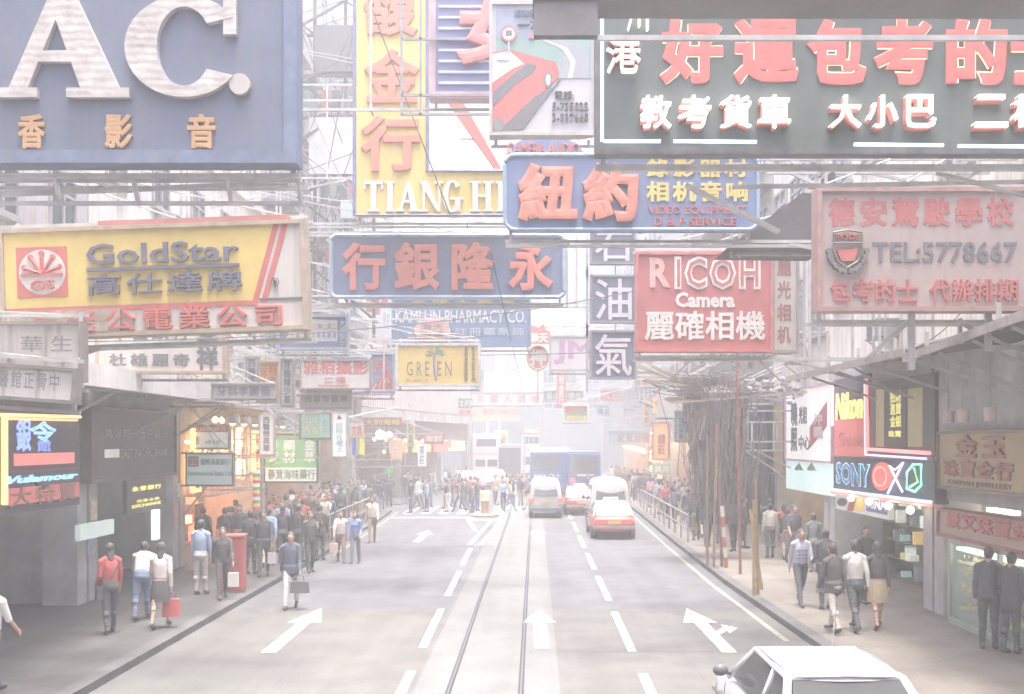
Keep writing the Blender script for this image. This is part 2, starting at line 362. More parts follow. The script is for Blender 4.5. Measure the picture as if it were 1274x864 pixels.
building('shop_building', 'stained cream building behind the white sign with a slanted red panel', 1, 30.4, 37, 17, (206, 198, 188), 5.4, (7.0, 10.4, 13.6), win=(1.6, 2.0, 2.2), interior=(150, 120, 70), lamp=((255, 210, 140), 16))
building('tenement_building', 'narrow grey building behind the dark brushwood scaffold', 1, 37.1, 50, 20, (146, 138, 132), 5.2, (7.0, 10.4, 13.8), win=(1.6, 2.0, 2.2), interior=(84, 74, 70), balc=True)
building('tenement_building', 'tall pale building behind the stacked navy signs', 1, 50.1, 66, 25, (166, 158, 150), 5.2, (6.8, 10.2, 13.6, 17), interior=(160, 110, 70), lamp=((255, 190, 100), 26))
building('tenement_building', 'white building with a shuttered window above the teal sign', 1, 66.1, 92, 23, (170, 164, 158), 5.6, (6.6, 10.0, 13.4, 17), X=8.9, interior=(170, 110, 60), lamp=((255, 180, 90), 45))

# the street goes on behind the camera
building('tenement_building', 'grey tenement standing farther back along the left side, out of the picture', -1, -34, 7.9, 24, (176, 168, 162), 5.0, interior=(90, 86, 84))
building('tenement_building', 'grey tenement standing farther back along the right side, out of the picture', 1, -34, 8.9, 24, (176, 168, 162), 5.0, interior=(90, 86, 84))
building('office_block', 'broad grey office block closing the street far behind the camera', 1, -60, -44, 28, (160, 154, 150), 5.0, X=-16, depth=34, interior=(90, 86, 84))
# far left block that closes the bend of the street, and the blocks at the end
def block(name, label, pts, H, wc, floors, h0=0, wins=(1.2, 1.5, 2.6), face=(0,), shop=None):
    """a building on a polygon plan; windows on the edges listed in face"""
    b = E(name, label, 'building'); global LIFT; LIFT = .03
    n = len(pts); mb = MB()
    mb.add([(x, y, h0) for x, y in pts] + [(x, y, H) for x, y in pts], [tuple(range(n)), tuple(range(n, 2 * n))] + [(i, (i + 1) % n, (i + 1) % n + n, i + n) for i in range(n)])
    mb.build('wall', M(wc, .85, .12, .5, streak=.4), b)
    for i in face:
        p = Vector(pts[i] + (0,)); q = Vector(pts[(i + 1) % n] + (0,)); L = (q - p).length; d = (q - p) / L; nn = Vector((d.y, -d.x, 0))
        if nn.y > .3: nn = -nn
        k = int(L / wins[2])
        for fh in floors:
            for j in range(k):
                c = p + d * ((j + .5) * L / k)
                def Q(u, w, h): return tuple(c + d * u + nn * w + Vector((0, 0, h)))
                def bx(u0, u1, w0, w1, a, e): return [Q(u0, w0, a), Q(u1, w0, a), Q(u1, w1, a), Q(u0, w1, a), Q(u0, w0, e), Q(u1, w0, e), Q(u1, w1, e), Q(u0, w1, e)]
                a = wins[0] / 2; m1 = MB()
                m1.hexa(bx(-a, a, -.02, .08, fh - .1, fh)); m1.hexa(bx(-a, -a + .07, -.02, .06, fh + .001, fh + wins[1])); m1.hexa(bx(a - .07, a, -.02, .06, fh + .001, fh + wins[1]))
                m1.hexa(bx(-a + .071, a - .071, -.02, .06, fh + wins[1] - .07, fh + wins[1])); m1.hexa(bx(-.03, .03, -.02, .06, fh + .001, fh + wins[1] - .071))
                w = m1.build('window', M((176, 170, 166), .6), b)
                MB().hexa(bx(-a + .03, a - .03, -.02, .02, fh + .01, fh + wins[1] - .02)).build('pane', GLASS, w)
    LIFT = LIFTV
    return b
bl = block('corner_building', 'brownish block with a ribbed maroon awning at the crossing', [(-10, 62.5), (-4.6, 88), (-14, 96), (-22, 66)], 8.4, (150, 132, 126), (), h0=4.0)
# its ground floor and ribbed awning
mb = MB()
for t in (0, .33, .66, 1):
    x, y = -10 + 5.4 * t, 62.5 + 25.5 * t
    mb.box(x - .5, y + .2, 0, x - .05, y + .7, 3.99)
mb.hexa([(-12.6, 64, 0), (-7, 90, 0), (-7.4, 90.2, 0), (-13, 64.2, 0), (-12.6, 64, 3.99), (-7, 90, 3.99), (-7.4, 90.2, 3.99), (-13, 64.2, 3.99)])
mb.build('pier', M((110, 90, 80), .8, .2), bl)
mb = MB(); n = 64
for k in range(n):
    t0, t1 = k / n, (k + .62) / n
    a = Vector((-10, 62.5, 0)).lerp(Vector((-4.6, 88, 0)), t0); c = Vector((-10, 62.5, 0)).lerp(Vector((-4.6, 88, 0)), t1); o = Vector((.98, -.2, 0)) * .5
    mb.hexa([tuple(a + o * .9 + Vector((0, 0, 5.9))), tuple(c + o * .9 + Vector((0, 0, 5.9))), tuple(c + o * .2 + Vector((0, 0, 5.9))), tuple(a + o * .2 + Vector((0, 0, 5.9))),
             tuple(a + o * .35 + Vector((0, 0, 8.6))), tuple(c + o * .35 + Vector((0, 0, 8.6))), tuple(c + o * .05 + Vector((0, 0, 8.6))), tuple(a + o * .05 + Vector((0, 0, 8.6)))])
mb.build('ribbed_awning', M((138, 76, 72), .8, .2, 1.5), bl)
MB().hexa([(-9.6, 62.4, 5.2), (-4.2, 87.9, 5.2), (-4.6, 88, 5.2), (-10, 62.5, 5.2), (-9.6, 62.4, 5.85), (-4.2, 87.9, 5.85), (-4.6, 88, 5.85), (-10, 62.5, 5.85)]).build('fascia', M((112, 98, 96), .8, .3, 1.), bl)
block('tower_block', 'tall white tenement with many windows past the maroon awning block', [(-22, 70), (-12, 97), (-22, 112), (-34, 84)], 29, (134, 134, 140), (10.5, 14, 17.5, 21, 24.5), wins=(1.4, 1.6, 2.8))
block('office_block', 'white low block with banners at the far end of the street', [(-9, 118), (9.5, 122), (9, 140), (-10, 138)], 13.5, (134, 134, 140), (7.5, 10.5), wins=(1.6, 1.5, 2.6))
block('tower_block', 'tall pale tower rising behind the stacked navy signs', [(6.5, 132), (24, 128), (26, 150), (6, 152)], 29, (134, 134, 140), (12, 16, 20, 24), wins=(1.6, 1.8, 3.))
block('tower_block', 'faint white tower seen through the gap under the red spike', [(-24, 150), (-9, 154), (-10, 170), (-26, 168)], 29, (134, 134, 140), (10, 14, 18, 22), wins=(1.6, 1.8, 3.))
block('tower_block', 'pale tower behind the round pawnshop sign', [(-7, 168), (4, 168), (5, 186), (-8, 186)], 29, (134, 134, 140), (13, 17, 21, 25), wins=(1.6, 1.8, 3.))

LIFT = .1
# awnings over the right-hand shops (separate sloping sheet-metal roofs)
def awning(label, X, xe, Z0, Z1, h_in, h_out, col, sl=0):
    b = E('awning', label, 'awning', (X, Z0, 0))
    mb = MB(); n = 14
    for k in range(n):
        z0, z1 = (Z1 - Z0) * k / n, (Z1 - Z0) * (k + .97) / n; d0, d1 = sl * k / n, sl * (k + 1) / n
        mb.hexa([(0, z0, h_in - d0), (xe - X, z0, h_out - d0), (xe - X, z1, h_out - d1), (0, z1, h_in - d1), (0, z0, h_in + .06 - d0), (xe - X, z0, h_out + .06 - d0), (xe - X, z1, h_out + .06 - d1), (0, z1, h_in + .06 - d1)])
    mb.build('roof_sheet', col, b)
    mb = MB(); mb.bar((xe - X - .06, 0, h_out), (xe - X - .06, Z1 - Z0, h_out - sl), .05, .14)
    mb.build('edge_strip', M((150, 143, 138), .8, .25, 2, streak=.6), b)
    for k in range(4):
        mb = MB(); z = (Z1 - Z0) * (k + .3) / 4; mb.bar((-.0, z, h_in - 1.1 - sl * k / 4), (xe - X + .2, z, h_out - .04 - sl * k / 4), .05); mb.bar((xe - X, z, h_out + .06 - sl * k / 4), (xe - X, z, h_out + .32 - sl * k / 4), .06); mb.bar((xe - X + .02, z, h_out - .08 - sl * k / 4), (xe - X, z, h_out + .1 - sl * k / 4), .06); mb.build('bracket', STEEL, b)
    return b
awning('dark sheet awning with a pale rim over the jewellery shop', 8.89, 6.95, 13.5, 18.9, 5.9, 5.62, M((66, 60, 64), .8, .3, 1.5), .3)
awning('dark sloping awning over the camera shop neon', 8.89, 7.0, 19.0, 27.5, 5.95, 5.45, M((62, 56, 60), .8, .3, 1.5), .0)

LIFT = LIFTV
# ------------------------------------------------------------------ signs
LIFT = SIGN_LIFT; GAIN = .72
class Sign:
    """a board facing the camera side of the street; positions are given where they stand in the street at distance Z"""
    def __init__(s, label, Z, rect, col, fcol=None, th=.28, fw=.08, roll=0, yaw=0, name='shop_sign', cat='sign', group=None, corner=0, emit=0, side=0, X=None, streak=.35, pts=None, panel=True, rough=.5):
        s.side = side; s.Z = Z; s.X = X; s.y = 0
        x0, y0, x1, y1 = rect
        if side:
            za, zb = X * F / (x0 - VX), X * F / (x1 - VX); s.zc = (za + zb) / 2
            s.hb = Z[1]; s.w = abs(za - zb); s.h = Z[0] - Z[1]
            s.root = E(name, label, cat, (X, s.zc, s.hb), -R(90) if side > 0 else R(90), group)
        else:
            s.w = (x1 - x0) * Z / F; s.h = (y1 - y0) * Z / F; s.xc = PX((x0 + x1) / 2, Z); s.hb = PH(y1, Z)
            s.root = E(name, label, cat, (s.xc, Z, s.hb), yaw, group); s.root.rotation_euler = (0, roll, yaw)
        s.th = th; w, h = s.w, s.h
        pm = M(col, rough, .10, 1.6, emit=emit, streak=streak) if isinstance(col, tuple) else col
        if panel:
            mb = MB()
            if pts: mb.prism([s.L(*p) for p in pts], 0, th)
            elif corner:
                c = corner; P = []
                for cx, cz, a0 in ((w / 2 - c, c, -90), (w / 2 - c, h - c, 0), (-w / 2 + c, h - c, 90), (-w / 2 + c, c, 180)):
                    for k in range(5): t = R(a0 + k * 22.5); P.append((cx + c * math.cos(t), cz + c * math.sin(t)))
                mb.prism(P, 0, th); s.P = P
            else: mb.box(-w / 2, 0, 0, w / 2, th, h)
            mb.build('panel', pm, s.root)
            if fcol:
                fm = M(fcol, .5, .2, 4, streak=.5) if isinstance(fcol, tuple) else fcol; mb = MB()
                if corner or pts:
                    Q = s.P if corner else [s.L(*p) for p in pts]
                    mb.tube([(x, -.01, z) for x, z in Q], fw * .6, 6, close=True)
                else:
                    mb.box(-w / 2 - .02, -.05, -.02, w / 2 + .02, th + .02, fw); mb.box(-w / 2 - .02, -.05, h - fw, w / 2 + .02, th + .02, h + .02)
                    mb.box(-w / 2 - .02, -.049, fw, -w / 2 + fw, th + .018, h - fw); mb.box(w / 2 - fw, -.049, fw, w / 2 + .02, th + .018, h - fw)
                mb.build('frame', fm, s.root)
    def L(s, px, py):
        if s.side:
            zp = s.X * F / (px - VX); return ((s.zc - zp) * s.side, CH + (VY - py) * zp / F - s.hb)
        return (PX(px, s.Z) - s.xc, PH(py, s.Z) - s.hb)
    def ly(s): s.y += .0025; return s.y
    def text(s, body, x0, y0, x1, y1, col, wt=.02, depth=.012, shear=0., sp=1., part='lettering', emit=0, neon=0, line=1., rough=.5, var=.12):
        a = s.L(x0, y1); b = s.L(x1, y0)
        if s.side: cy = (y0 + y1) / 2; a = (a[0], s.L((x0 + x1) / 2, y1)[1]); b = (b[0], s.L((x0 + x1) / 2, y0)[1])
        m = M(col, rough, var, 6, emit=emit)
        dd = s.ly() + depth
        return text_obj(part, body, a[0], a[1], b[0], b[1], .004 if not neon else -s.y + .012, dd if not neon else .02, m, s.root, wt, shear, sp, neon, line)
    def rect(s, x0, y0, x1, y1, col, part='patch', depth=.004, emit=0, streak=0, rough=.5):
        a = s.L(x0, y1); b = s.L(x1, y0); d = s.ly() + depth
        return MB().box(a[0], .004, a[1], b[0], -d, b[1]).build(part, M(col, rough, .1, 3, emit=emit, streak=streak), s.root)
    def poly(s, pts, col, part='patch', depth=.004, emit=0):
        P = [s.L(*p) for p in pts]; d = s.ly() + depth
        return MB().prism(P, -d, .004).build(part, M(col, .5, .1, 3, emit=emit), s.root)
    def disc(s, cx, cy, rx, ry, col, part='disc', depth=.004, n=24, emit=0):
        return s.poly([(cx + rx * math.cos(2 * math.pi * k / n), cy - ry * math.sin(2 * math.pi * k / n)) for k in range(n)], col, part, depth, emit)
    def tube(s, pts, r, col, part='neon_tube', emit=0, off=.05, close=False):
        s.ly()
        return MB().tube([(s.L(*p)[0], -off - s.y, s.L(*p)[1]) for p in pts], r, 6, close).build(part, M(col, .4, .05, emit=emit), s.root)
    def hang(s, wall, up=1.6, pipes=True, back=.3, n=2, gap=.14, mat=None):
        """steel outrigger frame from the board to the wall on one side (-1 left, 1 right)"""
        Xw = -9.99 if wall < 0 else 8.89
        xw = Xw - s.root.location.x; e = -s.w / 2 * -wall * -1 if False else (s.w / 2) * -wall
        mb = MB(); y = s.th + .05
        for k in range(n):
            yy = y + k * .42
            for z in (-gap, s.h + gap): mb.bar((e, yy, z), (xw, yy, z), .055)
            m = 4
            for j in range(m):
                t = (j + .5) / m; xx = e + (xw - e) * t * .98
                if k == 0: mb.bar((xx, y + .04, -gap), (xx, y + .38, -gap), .04); mb.bar((xx, y + .04, s.h + gap), (xx, y + .38, s.h + gap), .04)
                if not (abs(xx) < s.w / 2): mb.bar((xx, yy, -gap + .03), (xx, yy, s.h + gap - .03), .05)
        for xx in (-s.w / 2 + .1, s.w / 2 - .1):
            mb.bar((xx, y, -gap - .03), (xx, y, s.h + gap + .06), .06)
        mb.tube([(e * .9, y, s.h + gap), (xw, y, s.h + gap + up)], .016, 5); mb.tube([(e * .2, y + .4, s.h + gap), (xw, y + .4, s.h + gap + up * 1.1)], .016, 5)
        mb.bar((xw * .55 + e * .45, y + .2, -gap), (xw, y + .2, -gap - .9), .05)
        mb.build('support_frame', mat or STEEL, s.root)
RED = (214, 84, 70); ORANGE = (224, 104, 70); YEL = (240, 208, 96); NAVY = (72, 88, 134); BLUE = (84, 112, 166); INK = (72, 72, 80); PALE = (226, 222, 218)

# huge blue board top left, slab-serif metal letters
g = Sign('huge faded blue board with giant ribbed metal letters high over the left kerb', 13, (-60, -70, 368, 202), (72, 90, 126), (82, 104, 144), th=.3, fw=.14, rough=.5)
def strokes(s, part, rects, polys, col, depth, arcs=()):
    mb = MB(); s.ly()
    for x0, y0, x1, y1 in rects: a = s.L(x0, y1); b = s.L(x1, y0); s.k = getattr(s, 'k', 0) + 1; mb.box(a[0], .01 + .0003 * s.k, a[1], b[0], -depth + .0012 * (s.k % 9), b[1])
    for k, P in enumerate(polys): mb.prism([s.L(*p) for p in P], -depth + .002 + .001 * k, .012)
    for cx, cy, rx, ry, wx, wy, a0, a1 in arcs:
        n = 28
        for k in range(n):
            t0, t1 = R(a0 + (a1 - a0) * k / n), R(a0 + (a1 - a0) * (k + 1) / n)
            q = []
            for t, i in ((t0, 0), (t1, 0), (t1, 1), (t0, 1)): q.append(s.L(cx + (rx - i * wx) * math.cos(t), cy - (ry - i * wy) * math.sin(t)))
            mb.prism(q, -depth - .004 - .001 * (k % 2), .014 + .0005 * (k % 2))
    return mb.build(part, col, s.root)
def ribbed(c, n=14):
    m = M(c, .45, .25, 5, spec=.5).copy(); t = m.node_tree; b = t.nodes['Principled BSDF']
    tc = t.nodes.new('ShaderNodeTexCoord'); w = t.nodes.new('ShaderNodeTexWave'); w.bands_direction = 'Z'; w.inputs['Scale'].default_value = n; w.inputs['Distortion'].default_value = 4; w.inputs['Detail Scale'].default_value = 2
    bp = t.nodes.new('ShaderNodeBump'); bp.inputs['Strength'].default_value = .06; bp.inputs['Distance'].default_value = .05
    t.links.new(tc.outputs['Object'], w.inputs['Vector']); t.links.new(w.outputs['Fac'], bp.inputs['Height']); t.links.new(bp.outputs['Normal'], b.inputs['Normal'])
    return m
LM = ribbed((204, 194, 190), 3.2)
strokes(g, 'letter', [(2, 112, 50, 124), (86, 112, 164, 124), (40, 66, 106, 80)], [[(14, 114), (64, 0), (80, 10), (38, 114)], [(62, -4), (96, -4), (152, 114), (104, 114), (70, 20)]], LM, .09)
strokes(g, 'letter', [(280, -2, 296, 46)], [], LM, .09, [(232, 61, 74, 63, 40, 14, 35, 325)])
g.disc(300, 107, 13, 13, (200, 190, 186), 'letter', .07)
for x, c in ((40, '香'), (148, '影'), (251, '音')): g.text(c, x - 17, 143, x + 18, 186, (206, 150, 84), .04, .03)
mb = MB()
mb.bar((-3.2, .25, -.11), (g.w / 2, .25, -.11), .06)
for x in (-2, -1, 0, 1.2, 2.1): mb.bar((x, .3, -.1), (x, .5, -.4), .05)
mb.bar((-4.4, .6, -.36), (g.w / 2 - .2, .5, -.14), .06)
mb.bar((-8.4, .5, -.40), (g.w / 2, .5, -.40), .05)
mb.build('support_frame', STEEL, g.root); g.hang(-1)

# yellow and white electrical shop board
g = Sign('yellow and white appliance shop board with a red emblem and blue lettering', 17, (5, 281, 382, 415), (222, 214, 208), (188, 166, 140), th=.35, fw=.05, roll=R(-2), streak=.3)
g.poly([(8, 284), (345, 284), (316, 378), (8, 378)], YEL, 'yellow_field')
g.poly([(345, 284), (352, 284), (322, 381), (315, 381)], RED, 'stripe'); g.poly([(356, 284), (363, 284), (333, 381), (326, 381)], RED, 'stripe')
g.rect(8, 379, 322, 384, RED, 'stripe'); g.rect(324, 376, 380, 379, INK, 'stripe')
g.rect(24, 303, 87, 365, RED, 'emblem'); g.disc(56, 334, 29, 28, (236, 228, 222), 'emblem_disc')
for k in range(5):
    a = R(18 + 36 * k); g.tube([(56, 336), (56 + 22 * math.cos(a), 336 - 24 * math.sin(a))], .03, RED, 'emblem_ray', off=.0); g.disc(56 + 23 * math.cos(a), 336 - 25 * math.sin(a), 3.5, 3.5, RED, 'emblem_dot', .01)
g.rect(30, 336, 82, 339, RED, 'emblem_bar', .008); g.text('GS', 41, 344, 71, 356, RED, .03, .012)
g.text('GoldStar', 112, 302, 301, 328, (70, 72, 110), .018, .004); g.rect(112, 332, 301, 336, (70, 72, 110), 'underline'); g.text('高仕達牌', 112, 340, 304, 366, (70, 72, 110), .018, .004, sp=1.18)
g.text('百老公電業公司', 40, 384, 352, 411, RED, .02, .004, sp=1.35); g.tube([(345 + 5 * math.cos(R(a)), 357 + 5 * math.sin(R(a))) for a in range(0, 360, 30)], .009, INK, 'register_mark', off=0, close=True); g.text('R', 343, 354, 348, 360, INK, .02)
g.hang(-1, n=2)
MB().box(-.9, .05, g.h + .03, 2.2, .35, g.h + .12).build('red_cap', M((190, 96, 84), .6, .2), g.root)
mb = MB(); mb.box(-2.35, -.05, .04, -.55, .0, .42); mb.build('torn_poster', M((190, 168, 150), .8, .3, 4, streak=.6), g.root)

# tall yellow gold shop board (L shaped)
g = Sign('tall bright yellow L shaped goldsmith board with orange characters and white serif letters', 26, (441, -70, 640, 268), (244, 212, 96), (104, 116, 164), th=.3, fw=.09, streak=.2,
         pts=[(441, 268), (640, 268), (640, 213), (532, 213), (532, -70), (441, -70)])
for c, y0, y1, x0, x1 in (('馥', -26, 46, 452, 520), ('金', 62, 129, 453, 523), ('行', 145, 214, 449, 523)): g.text(c, x0, y0, x1, y1, (226, 120, 84), .035, .07)
WL = M((238, 234, 226), .5, .08, 4)
def serif(s, x, ch, w, y0=226, y1=264):
    T = 7; r = []; p = []
    if ch == 'T': r = [(x, y0, x + w, y0 + 4), (x + w / 2 - T / 2, y0, x + w / 2 + T / 2, y1), (x + w / 2 - T, y1 - 3, x + w / 2 + T, y1), (x, y0, x + 2.5, y0 + 10), (x + w - 2.5, y0, x + w, y0 + 10)]
    if ch == 'I': r = [(x + w / 2 - T / 2, y0, x + w / 2 + T / 2, y1), (x, y0, x + w, y0 + 3), (x, y1 - 3, x + w, y1)]
    if ch == 'A': p = [[(x + 2, y1), (x + w / 2 - 1, y0), (x + w / 2 + 2, y0 + 6), (x + 6, y1)], [(x + w / 2 - 2, y0), (x + w / 2 + 3, y0), (x + w - 1, y1), (x + w - 9, y1)]]; r = [(x + 7, y1 - 14, x + w - 7, y1 - 11), (x - 1, y1 - 3, x + 9, y1), (x + w - 12, y1 - 3, x + w + 1, y1)]
    if ch == 'N': r = [(x + 2, y0, x + 5, y1), (x + w - 5, y0, x + w - 2, y1), (x - 2, y1 - 3, x + 9, y1), (x + w - 9, y0, x + w + 2, y0 + 3)]; p = [[(x - 2, y0), (x + 8, y0), (x + w - 2, y1), (x + w - 6, y1)]]
    if ch == 'H': r = [(x + 2, y0, x + 2 + T, y1), (x + w - 2 - T, y0, x + w - 2, y1), (x + 4, y0 + 17, x + w - 4, y0 + 20), (x - 1, y0, x + 12, y0 + 3), (x - 1, y1 - 3, x + 12, y1), (x + w - 12, y0, x + w + 1, y0 + 3), (x + w - 12, y1 - 3, x + w + 1, y1)]
    arcs = []
    if ch == 'G': arcs = [(x + w / 2, (y0 + y1) / 2, w / 2 + 1, (y1 - y0) / 2 + 1, 7, 3, 40, 330)]; r = [(x + w - 8, y1 - 18, x + w - 1, y1), (x + w - 14, y1 - 18, x + w + 3, y1 - 15)]
    strokes(s, 'letter', r, p, WL, .06, arcs)
for x, c, w in ((453, 'T', 24), (480, 'I', 11), (494, 'A', 27), (524, 'N', 26), (552, 'G', 22), (586, 'H', 27), (617, 'I', 12)): serif(g, x, c, w)
g.hang(-1, n=2)

# neon panel with a partial red character
g = Sign('blue slatted neon panel in a pink frame with one big red character', 22, (535, -80, 690, 122), (108, 112, 168), (206, 160, 172), th=.3, fw=.12)
for k in range(14): y = -74 + k * 13.6; g.rect(546, y, 680, y + 2.6, (190, 200, 226), 'slat', .02, emit=.25)
g.text('女', 568, -4, 660, 84, (232, 128, 116), .07, .12)
mb = MB()
for x in (-1.9, -1.5): mb.bar((x, -.1, -.4), (x, -.1, 3.4), .05)
for z in (-.38, .02, 1.2): mb.bar((-1.9, -.1, z), (1.6, -.1, z), .05)
mb.build('support_frame', M((150, 146, 150), .5, .2), g.root); g.hang(-1, n=1)
g = Sign('long red pointed spike sign hanging in front of the white sky gap', 29, (550, 118, 630, 226), RED, None, th=.15, pts=[(552, 120), (572, 120), (626, 214), (621, 218)], name='spike_sign', streak=0)
mb = MB(); mb.bar((-1.0, .2, g.h), (-1.0, .2, g.h + 3), .05); mb.bar((-1., .2, g.h - .1), (-8.95, .2, g.h - .1), .06); mb.bar((-.4, .12, g.h * .5), (.9, .12, g.h * .5), .05); mb.build('support_frame', STEEL, g.root)
g = Sign('plain white billboard behind the red spike sign', 33, (534, 108, 640, 214), (236, 234, 230), None, th=.2, name='billboard', streak=.15); g.hang(-1, n=1)

# taxi poster
g = Sign('driving school billboard painted with a red and silver taxi on a curving road', 20, (610, 4, 740, 168), (206, 200, 204), (196, 186, 180), th=.25, fw=.04, name='billboard', streak=.1)
g.rect(617, 8, 735, 98, (146, 156, 180), 'painted_scene'); g.rect(617, 48, 735, 98, (130, 168, 158), 'painted_field')
g.poly([(636, 98), (733, 98), (733, 64), (716, 54), (690, 49), (672, 49), (690, 56), (702, 68), (700, 84)], (160, 160, 170), 'painted_road')
g.poly([(672, 49), (676, 49), (706, 60), (716, 76), (712, 98), (706, 98), (710, 78), (700, 62)], (222, 218, 210), 'painted_line')
g.poly([(612, 66), (634, 62), (662, 70), (692, 78), (696, 92), (690, 102), (668, 122), (644, 160), (613, 162)], (206, 76, 62), 'painted_taxi')
g.poly([(612, 68), (634, 64), (652, 80), (638, 86), (612, 104)], (224, 220, 218), 'painted_roof'); g.poly([(613, 116), (640, 92), (656, 80), (668, 82), (662, 92), (640, 106), (613, 134)], (80, 80, 92), 'painted_glass')
g.poly([(622, 162), (664, 122), (690, 108), (694, 97), (698, 99), (680, 122), (650, 162)], (84, 80, 84), 'painted_shadow'); g.disc(682, 100, 5, 10, (110, 106, 110), 'painted_wheel'); g.disc(682, 100, 3, 7, (210, 206, 204), 'painted_hub'); g.disc(620, 157, 7, 9, (110, 106, 110), 'painted_wheel')
g.rect(618, 68, 634, 76, (230, 226, 220), 'painted_lamp')
g.disc(633, 43, 10, 10, (206, 84, 76), 'painted_sign'); g.disc(633, 43, 7.5, 7.5, (232, 228, 226), 'painted_sign'); g.rect(629, 39, 637, 46, (90, 86, 96), 'painted_car'); g.rect(632, 53, 634, 66, (200, 196, 194), 'painted_pole')
g.poly([(658, 49), (665, 49), (661.5, 42)], RED, 'painted_sign')
g.text('順運駕駛', 640, 13, 676, 21, (96, 104, 140), .0, .005); g.text('一次合格', 644, 25, 706, 38, (90, 96, 134), .005, .005)
g.text('電話:', 690, 114, 714, 124, INK, .0, .005); g.text('5-735022', 687, 128, 732, 138, INK, .0, .005); g.text('3-937668', 687, 142, 732, 152, INK, .0, .005)
g.hang(1, n=1)
# nearer board whose underside crosses the top right corner
g = Sign('dark underside of a board with a pink top band above the green neon board', 10.6, (663, -84, 1420, -1), (84, 76, 78), None, th=.5, name='shop_sign', streak=.2)
g.rect(664, -84, 1418, -14, (190, 128, 126), 'pink_band')
MB().box(-g.w / 2 + .01, .02, -.36, -g.w / 2 + .66, .14, -.002).build('lamp_box', M((80, 74, 78), .7, .2), g.root)
mb = MB(); mb.bar((-g.w / 2 + .66, .1, -.36), (g.w / 2, .1, -.36), .05); mb.build('lower_rail', STEEL, g.root)
# big green neon board
g = Sign('wide dark green board with red outlined neon characters and white neon lines', 13, (742, -10, 1420, 191), (54, 76, 72), (70, 66, 70), th=.16, fw=.07, streak=.2)
NR = (206, 74, 62)
for c, x0, x1 in (('好', 820, 900), ('運', 912, 994), ('包', 1003, 1078), ('考', 1086, 1160), ('的', 1176, 1252), ('士', 1256, 1336)):
    g.text(c, x0, 24, x1, 106, NR, .055, .02, emit=.18); g.text(c, x0 + 1, 25, x1 - 1, 105, (255, 170, 120), .05, neon=.010, part='neon_tube', emit=2.2)
g.text('港', 754, 50, 796, 92, (214, 110, 92), .03, .03); g.text('港', 754, 50, 796, 92, (255, 248, 240), .0, .06, part='neon_tube', emit=1.4); g.text('川', 780, -4, 806, 40, (255, 240, 230), .0, .06, part='neon_tube', emit=1.2)
for c, x0, x1 in (('教', 796, 834), ('考', 843, 883), ('貨', 895, 933), ('車', 942, 981), ('大', 1030, 1068), ('小', 1076, 1113), ('巴', 1124, 1160), ('二', 1208, 1248), ('樓', 1256, 1296)):
    g.text(c, x0 - 1, 124, x1 - 2, 165, (214, 104, 84), .02, .03); g.text(c, x0, 122, x1, 162, (255, 250, 244), .012, .07, part='neon_tube', emit=1.5)
for P in ([(748, 26), (748, 180)], [(750, 180), (820, 180)], [(836, 180), (938, 181)], [(1058, 184), (1168, 185)], [(1186, 186), (1300, 187)]): g.tube(P, .022, (190, 226, 255), emit=1.6)
g.hang(1, n=1)
mb = MB(); mb.bar((-3.4, .2, -.12), (4, .2, -.12), .06); mb.bar((-1.6, .5, -.3), (4, .5, -.2), .05)
mb.bar((-2.2, .6, -.24), (-.9, .9, -.8), .06)
mb.build('lower_rail', STEEL, g.root)

# camera audio board
g = Sign('blue board with rounded corners, orange ribbed characters and small yellow ones', 18, (628, 193, 943, 286), (92, 120, 172), (150, 178, 212), th=.3, fw=.06, corner=.18)
MB().prism([g.L(636, 193.5), g.L(728, 193.5), g.L(720, 180), g.L(708, 174), g.L(650, 174), g.L(638, 180)], 0, .28).build('top_panel', M((104, 132, 182), .5, .1), g.root)
g.text('CAMERA AUDIO', 631, 178, 721, 193, (228, 108, 88), .012, .03)
OM = ribbed((226, 118, 84), 10)
for c, x0, x1 in (('紐', 644, 718), ('約', 724, 794)):
    g.text(c, x0, 204, x1, 277, (226, 118, 84), .065, .09).data.materials[0] = OM
g.text('錄影器材', 804, 198, 930, 221, YEL, .04, sp=1.25); g.text('相机音响', 804, 226, 930, 252, YEL, .04, sp=1.25)
g.text('VIDEO EQUIPMENT', 806, 257, 928, 268, RED, .008); g.text('D & P SERVICE', 814, 271, 916, 281, RED, .008); g.hang(1, n=2)
# blue board, four orange characters
g = Sign('blue board with a pale rounded frame and four big orange brush characters', 27, (412, 293, 702, 370), (80, 104, 158), (170, 190, 214), th=.3, fw=.1, corner=.16)
for c, x0, x1 in (('行', 426, 480), ('銀', 490, 548), ('隆', 562, 616), ('永', 632, 688)): g.text(c, x0, 302, x1, 362, (234, 116, 88), .045, .08)
g.hang(-1, n=2); mb = MB()
for z in (-.2, -.1): mb.bar((-3.2, .5, z), (3.6, .5, z), .035)
for x in (3.1, 3.35): mb.bar((x, .4, -.2), (x, .4, 1.7), .05)
mb.build('lower_rail', STEEL, g.root)
g = Sign('blue pharmacy board with white capital letters behind the pink disc', 36, (488, 372, 660, 431), (92, 128, 174), (110, 142, 184), th=.25, fw=.04)
g.text('KAMLUN PHARMACY CO.', 492, 386, 655, 402, (236, 234, 232), .01); g.text('註冊藥劑師', 566, 408, 652, 418, (190, 204, 220), .015, sp=1.3); g.text('金隆大藥房', 510, 373, 640, 380, YEL, .02, sp=1.6); g.hang(-1, n=1)
g = Sign('pale pink round sign in front of the blue pharmacy board', 35.2, (515, 398, 560, 425), (226, 178, 174), None, th=.2, pts=[(537.5 + 22.5 * math.cos(2 * math.pi * k / 24), 411.5 - 13.5 * math.sin(2 * math.pi * k / 24)) for k in range(24)], streak=.1)
